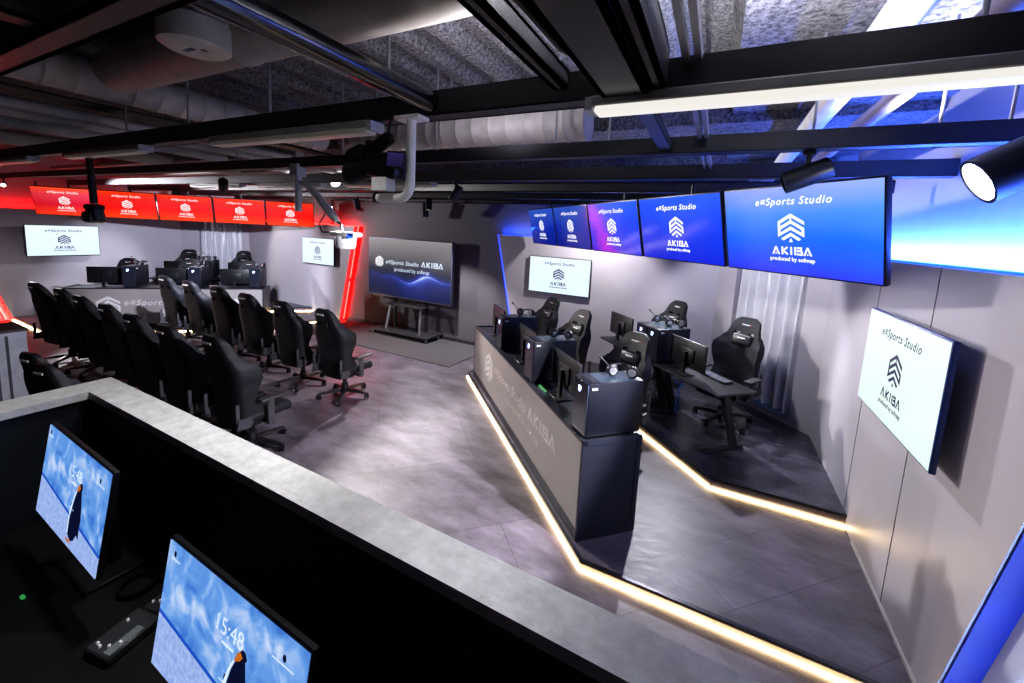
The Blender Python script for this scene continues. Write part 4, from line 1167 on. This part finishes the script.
# J-shaped camera pipe and camcorder
px, py = -1.44, 1.64
pts = [(px, py, ZB)]; pts.append((px, py, 2.86))
for k in range(1, 7):
    a = k / 6 * PI / 2; pts.append((px - 0.07 * (1 - math.cos(a)), py, 2.86 - 0.07 * math.sin(a)))
pts.append((px - 0.22, py, 2.79))
t = thing('camera_pipe', 'white J-shaped pipe hanging from the first beam, holding a camcorder', 'pipe mount', (0, 0, 0))
MB().tube(pts, 0.024, 14).build('bent_pipe', white_paint, t)
MB().rbox((px, py, ZB - 0.014), (0.16, 0.09, 0.02), 0.004, 1).build('flange', white_paint, t)
MB().lathe([(0.027, 0), (0.027, 0.02)], 14, Matrix.Translation((px - 0.24, py, 2.79)) @ Matrix.Rotation(PI / 2, 4, 'Y')).build('end_plug', black, t)
t = thing('camcorder', 'black video camcorder held by the white bent pipe under the ceiling', 'camera', (px - 0.145, py - 0.02, 2.95), 0.0)
t.scale = (1.1, 1.1, 1.1)
Rm = Matrix.Rotation(0.12, 4, 'Y')
MB().rbox((0, 0, 0), (0.20, 0.10, 0.11), 0.015, 2, Rm).build('body', black, t)
MB().cyl((-0.08, 0, -0.005), (-0.24, 0, -0.03), 0.046, 18, None, 0.055).build('lens_hood', black, t)
MB().rbox((-0.02, -0.01, 0.105), (0.22, 0.055, 0.05), 0.012, 2, Matrix.Rotation(-0.45, 4, 'Y')).rbox((-0.1, -0.01, 0.08), (0.04, 0.04, 0.09), 0.01, 1).build('handle', black, t)
MB().rbox((-0.15, -0.02, 0.115), (0.11, 0.05, 0.06), 0.015, 2, Matrix.Rotation(-0.3, 4, 'Y')).build('microphone_unit', black, t)
l = MB().rbox((0.12, -0.07, 0.03), (0.105, 0.012, 0.075), 0.004, 1, Rm).build('flip_screen', black_gloss, t)
MB().box((0.122, -0.078, 0.03), (0.09, 0.003, 0.06), Rm).build('lit_display', screen_mat('camera_display', [(0.0, lin((0.13, 0.10, 0.25))), (1.0, lin((0.22, 0.18, 0.38)))], None, 0.8), l, smooth=False)
MB().box((0.0, -0.02, -0.085), (0.09, 0.06, 0.06)).build('bracket', white_paint, t, smooth=False)
MB().tube([(0.0, 0.0, 0.12), (0.02, 0, 0.2), (0.06, 0.01, 0.26)], 0.008, 6).build('cable', black, t)

# pole with articulated arm and white projector
bx, by = -4.03, 2.84
t = thing('arm_pole', 'grey pole hanging from the second beam with a jointed arm', 'pole', (bx, by, ZB))
MB().box((0, 0, -0.03), (0.12, 0.11, 0.12)).build('clamp', grey_paint, t, smooth=False)
MB().cyl((0, 0, 0), (0, 0, -0.46), 0.035, 14).build('pole', grey_paint, t)
MB().tube([(0.03, 0, -0.16), (0.13, 0, -0.18)], 0.018, 8).build('joint', grey_paint, t)
MB().tube([(0.12, 0, -0.17), (0.3, 0, -0.30), (0.5, 0, -0.46), (0.60, 0, -0.55)], [0.03, 0.04, 0.045, 0.03], 12).build('arm', mat('arm_grey', (0.5, 0.5, 0.5), 0.4), t)
MB().tube([(0.60, 0, -0.55), (0.66, 0, -0.58), (0.67, 0, -0.64)], 0.018, 8).build('wrist', silver, t)
MB().tube([(0.46, -0.02, -0.46), (0.38, -0.04, -0.58), (0.42, -0.04, -0.66), (0.52, -0.02, -0.66)], 0.008, 6).build('cable', black, t)
t = thing('white_projector', 'white rounded projector held by the jointed arm, by the red light strip', 'projector', (bx + 0.72, by, 2.50))
MB().rbox((0, 0, 0.03), (0.26, 0.2, 0.05), 0.015, 2).build('mount_plate', white_paint, t)
MB().lathe([(0.085, -0.11), (0.10, -0.085), (0.105, 0.01), (0.10, 0.02)], 22).build('body', white_paint, t)
MB().box((0.12, -0.06, 0.02), (0.02, 0.07, 0.05)).build('blue_filter', mat('blue_filter', (0.02, 0.1, 0.6), 0.3), t, smooth=False)

# black ceiling camera at the left
t = thing('ceiling_camera', 'black pan-tilt camera hanging on a pole in front of the red screens', 'camera', (-5.40, 1.67, 2.62))
MB().cyl((0, 0, 0.08), (-0.02, 0, 0.35), 0.03, 10).cyl((-0.02, 0, 0.33), (-0.05, 0, 0.6), 0.025, 10).build('pole', black_metal, t)
MB().lathe([(0.05, 0.02), (0.075, 0.03), (0.075, 0.06), (0.05, 0.075)], 18).build('base', black, t)
for sg in (-1, 1): MB().rbox((sg * 0.085, 0, -0.02), (0.03, 0.08, 0.13), 0.01, 1).build('yoke_arm', black, t)
MB().rbox((0, -0.01, -0.05), (0.135, 0.15, 0.11), 0.03, 2).build('head', black_gloss, t)

# track spotlights
def track_spot(loc, aim, label, scale=1.0, lens=None, ztop=ZB):
    t = thing('spotlight', label, 'spotlight', loc, 0, 'black track spotlights')
    d = (Vector(aim) - Vector(loc)).normalized()
    M = d.to_track_quat('-Z', 'Y').to_matrix().to_4x4()
    r = 0.05 * scale; L = 0.19 * scale
    c = MB().lathe([(r * 0.9, L / 2), (r, L / 2 - 0.01), (r, -L / 2), (r * 0.86, -L / 2), (r * 0.84, -L / 2 + 0.02)], 20, M).build('can', black, t)
    MB().lathe([(r * 0.83, -L / 2 + 0.012), (0.001, -L / 2 + 0.011)], 20, M).build('lens', lens or mat('spot_glass', (0.12, 0.12, 0.14), 0.1), t)
    MB().box((0, 0, (ztop - loc[2]) / 2 + 0.02), (0.025, 0.025, ztop - loc[2] - 0.03)).rbox((0, 0, ztop - loc[2] - 0.012), (0.06, 0.035, 0.024), 0.004, 1).build('stem', black, t)
    return t
track_spot((0.42, 2.9, 3.06), (-0.9, 2.9, 2.5), 'black cylinder spotlight hanging in front of the nearest blue screen', 1.25)
track_spot((-2.85, 4.05, 3.06), (-3.3, 3.6, 2.0), 'black cylinder spotlight under the third beam at picture centre')
track_spot((-5.95, 7.3, 3.02), (-6.1, 7.4, 2.0), 'black spotlight close to the back wall above the presentation display', 1.6)
track_spot((-7.0, 6.3, 3.05), (-7.2, 7.0, 1.5), 'black spotlight above the presentation display beside the bent pipe', 1.2)

# lit spotlights with their lamps; the fill ones are added
def spot_lamp(name, loc, aim, power, angle, blend=0.5, col=(1, 1, 1), radius=0.05):
    l = bpy.data.lights.new(name, 'SPOT'); l.energy = power; l.spot_size = math.radians(angle); l.spot_blend = blend; l.color = col; l.shadow_soft_size = radius
    o = bpy.data.objects.new(name, l); COL.objects.link(o); o.location = loc
    o.rotation_euler = (Vector(aim) - Vector(loc)).to_track_quat('-Z', 'Y').to_euler()
    return o
def lit_spot(loc, aim, power, angle, label, lens=None, col=(1, 1, 1), scale=1.3, radius=0.05, blend=0.4, ztop=ZB):
    track_spot(loc, aim, label, scale, lens or emis('lens_soft_glow', (1.0, 0.97, 0.93), 0.6), ztop)
    d = (Vector(aim) - Vector(loc)).normalized()
    spot_lamp('spot_lamp', tuple(Vector(loc) + d * (0.1 * scale + 0.02)), aim, power, angle, blend, col, radius)

CW = (0.93, 0.93, 1.0)
lit_spot((1.15, 2.5, 3.07), (-3.6, 2.6, 0.2), 1500, 58, 'dazzling lit spotlight above the side wall at upper right', lens_e, col=(0.95, 0.93, 1.0), scale=2.1, blend=0.3)
lit_spot((-14.0, 2.7, 3.05), (-7.2, 5.4, 0.3), 1300, 62, 'lit spotlight at the far left above the red stage wall', col=CW)
lit_spot((-5.88, 4.74, 3.37), (-0.2, 3.6, 0.9), 1250, 76, 'dazzling lit spotlight hanging over the audience at centre left', lens_e, col=(1.0, 0.96, 0.92), scale=1.9, ztop=3.46, radius=0.12)
lit_spot((-0.55, 6.95, 3.05), (0.3, 3.4, 0.0), 520, 76, 'lit spotlight above the curtain of the blue-screen stage', col=CW)
lit_spot((mir(0.30), 6.55, 3.05), (mir(-0.6), 3.0, 0.0), 320, 90, 'lit spotlight above the curtain of the red-screen stage', col=CW)
lit_spot((-6.6, 3.45, 3.1), (-12.0, 6.2, 0.5), 1900, 60, 'added fill spotlight under the ceiling aimed at the far red stage', col=(0.80, 0.83, 1.0))  # added lamp, brightens the dim far stage
lit_spot((-11.9, 5.2, 3.1), (-9.8, 7.5, 1.1), 260, 90, 'added fill spotlight in front of the red screens aimed at the back wall', col=(1.0, 0.97, 0.95))  # lamp added to lift the left back panel
lit_spot((-0.6, 1.25, 3.62), (-0.6, 0.72, 1.9), 95, 125, 'small added fill downlight high above the pale booth wall top', col=(0.97, 0.98, 1.0), scale=0.8, blend=0.8, ztop=3.8)  # added out of view to brighten the booth cap
lit_spot((-1.55, 0.92, 3.66), (-1.9, 0.70, 1.9), 62, 120, 'small added fill downlight high above the booth wall corner', col=(1.0, 0.98, 0.95), scale=0.8, blend=0.8, ztop=3.8)  # second added lamp for the cap, at its corner
lit_spot((-1.9, 6.35, 2.98), (-2.4, 7.5, 1.4), 190, 130, 'added fill spotlight behind the blue screens aimed at the back wall', col=(1.0, 0.96, 0.95), scale=0.9)  # unseen lamp added to brighten the right back panel
lit_spot((-0.35, 5.55, 3.1), (0.65, 6.85, 1.0), 160, 100, 'added fill spotlight behind the blue screens aimed at the curtain', col=CW)  # unseen lamp added to fill the shadows on the curtain
lit_spot((-5.3, 6.6, 3.1), (-5.1, 6.2, 0.0), 560, 104, 'added fill spotlight over the aisle between display and blue stage', col=(1.0, 0.95, 0.97))  # added fill for the floor in front of the carpet
lit_spot((-0.3, -0.35, 2.98), (-1.7, 1.75, 3.0), 16, 75, 'small added fill spotlight behind the viewer aimed at the bent camera pipe', scale=0.7, blend=0.7)  # added behind the camera to light the pipe and ceiling fittings
track_spot((-13.5, 2.81, 3.06), (-11, 2.0, 2.4), 'small glaring lamp at the far left edge above the red wall', 0.8, small_lens)
track_spot((-13.85, 3.34, 3.08), (-10, 2.6, 2.4), 'small glaring lamp above the leftmost red screen', 0.8, small_lens)
track_spot((-8.9, 7.2, 3.0), (-6, 4, 2.4), 'small glaring lamp right of the rightmost red screen', 0.8, small_lens)

def area_lamp(loc, rot, sx_, sy, power, col):
    l = bpy.data.lights.new('strip_lamp', 'AREA'); l.shape = 'RECTANGLE'; l.size = sx_; l.size_y = sy; l.energy = power; l.color = col
    o = bpy.data.objects.new('strip_lamp', l); COL.objects.link(o); o.location = loc; o.rotation_euler = rot
    return o
BL = (0.02, 0.10, 1.0); RD = (1.0, 0.005, 0.004)
# light thrown up the wall by the strips on top of the panels
area_lamp((XR + 0.06, 4.2, HC + 0.02), (PI, 0.25, 0), 0.05, 3.9, 260, (0.05, 0.14, 1.0))
area_lamp((-2.1, YB + 0.05, HC + 0.02), (PI - 0.0, 0, 0), 4.0, 0.04, 60, BL)
area_lamp((XL - 0.06, 4.2, HC + 0.02), (PI, -0.25, 0), 0.05, 3.9, 30, RD)
area_lamp((-10.7, YB + 0.05, HC + 0.02), (PI, 0, 0), 4.6, 0.04, 36, RD)
# ceiling wash: unseen upward-facing fill lamps added above the beams
spot_lamp('fill_uplight', (0.9, 2.9, 3.34), (0.8, 2.9, 4.0), 130, 165, 0.6, (0.62, 0.66, 1.0), 0.1)
spot_lamp('fill_uplight', (0.12, 1.69, 3.33), (0.12, 1.69, 4.0), 420, 168, 0.6, (0.85, 0.86, 1.0), 0.1)
spot_lamp('fill_uplight', (-1.6, 2.3, 3.36), (-1.6, 2.6, 4.0), 24, 166, 0.6, (0.9, 0.85, 1.0), 0.1)
spot_lamp('fill_uplight', (-1.2, 1.69, 3.33), (-1.0, 1.2, 4.0), 16, 160, 0.6, (0.95, 0.9, 0.92), 0.1)
spot_lamp('fill_uplight', (-6.6, 4.6, 3.36), (-6.6, 4.6, 4.0), 7, 160, 0.6, (0.95, 0.92, 1.0), 0.1)
spot_lamp('fill_uplight', (-0.2, 5.6, 3.36), (-0.2, 5.6, 4.0), 40, 160, 0.6, (0.4, 0.5, 1.0), 0.1)

# ------------------------------------------------------------------ world, camera, view
w = bpy.data.worlds.new('world'); scene.world = w; w.use_nodes = True
w.node_tree.nodes['Background'].inputs['Color'].default_value = (0.02, 0.02, 0.03, 1)
w.node_tree.nodes['Background'].inputs['Strength'].default_value = 0.3

cd = bpy.data.cameras.new('camera'); cam = bpy.data.objects.new('camera', cd); COL.objects.link(cam)
yaw, pitch, roll, F, CY = 0.465643, 0.122535, -0.0529645, 401.36, 280.49
c_, s_ = math.cos(yaw), math.sin(yaw)
fw = Vector((-s_ * math.cos(pitch), c_ * math.cos(pitch), -math.sin(pitch)))
r = Vector((c_, s_, 0)); d = fw.cross(r)
r2 = r * math.cos(roll) + d * math.sin(roll); d2 = -r * math.sin(roll) + d * math.cos(roll)
Mx = Matrix((( r2.x, -d2.x, -fw.x), (r2.y, -d2.y, -fw.y), (r2.z, -d2.z, -fw.z)))
cam.matrix_world = Matrix.Translation((0, 0, 2.65)) @ Mx.to_4x4()
cd.sensor_fit = 'HORIZONTAL'; cd.sensor_width = 36.0; cd.lens = F / 1024 * 36.0
cd.shift_y = (CY - 341.5) / 1024
cd.clip_start = 0.02; cd.clip_end = 60
scene.camera = cam
scene.view_settings.view_transform = 'Standard'
try:
    scene.view_settings.look = 'Medium High Contrast'
except TypeError:
    scene.view_settings.look = 'None'
scene.view_settings.exposure = 0.0
scene.cycles.use_denoising = True
scene.cycles.sample_clamp_indirect = 6.0
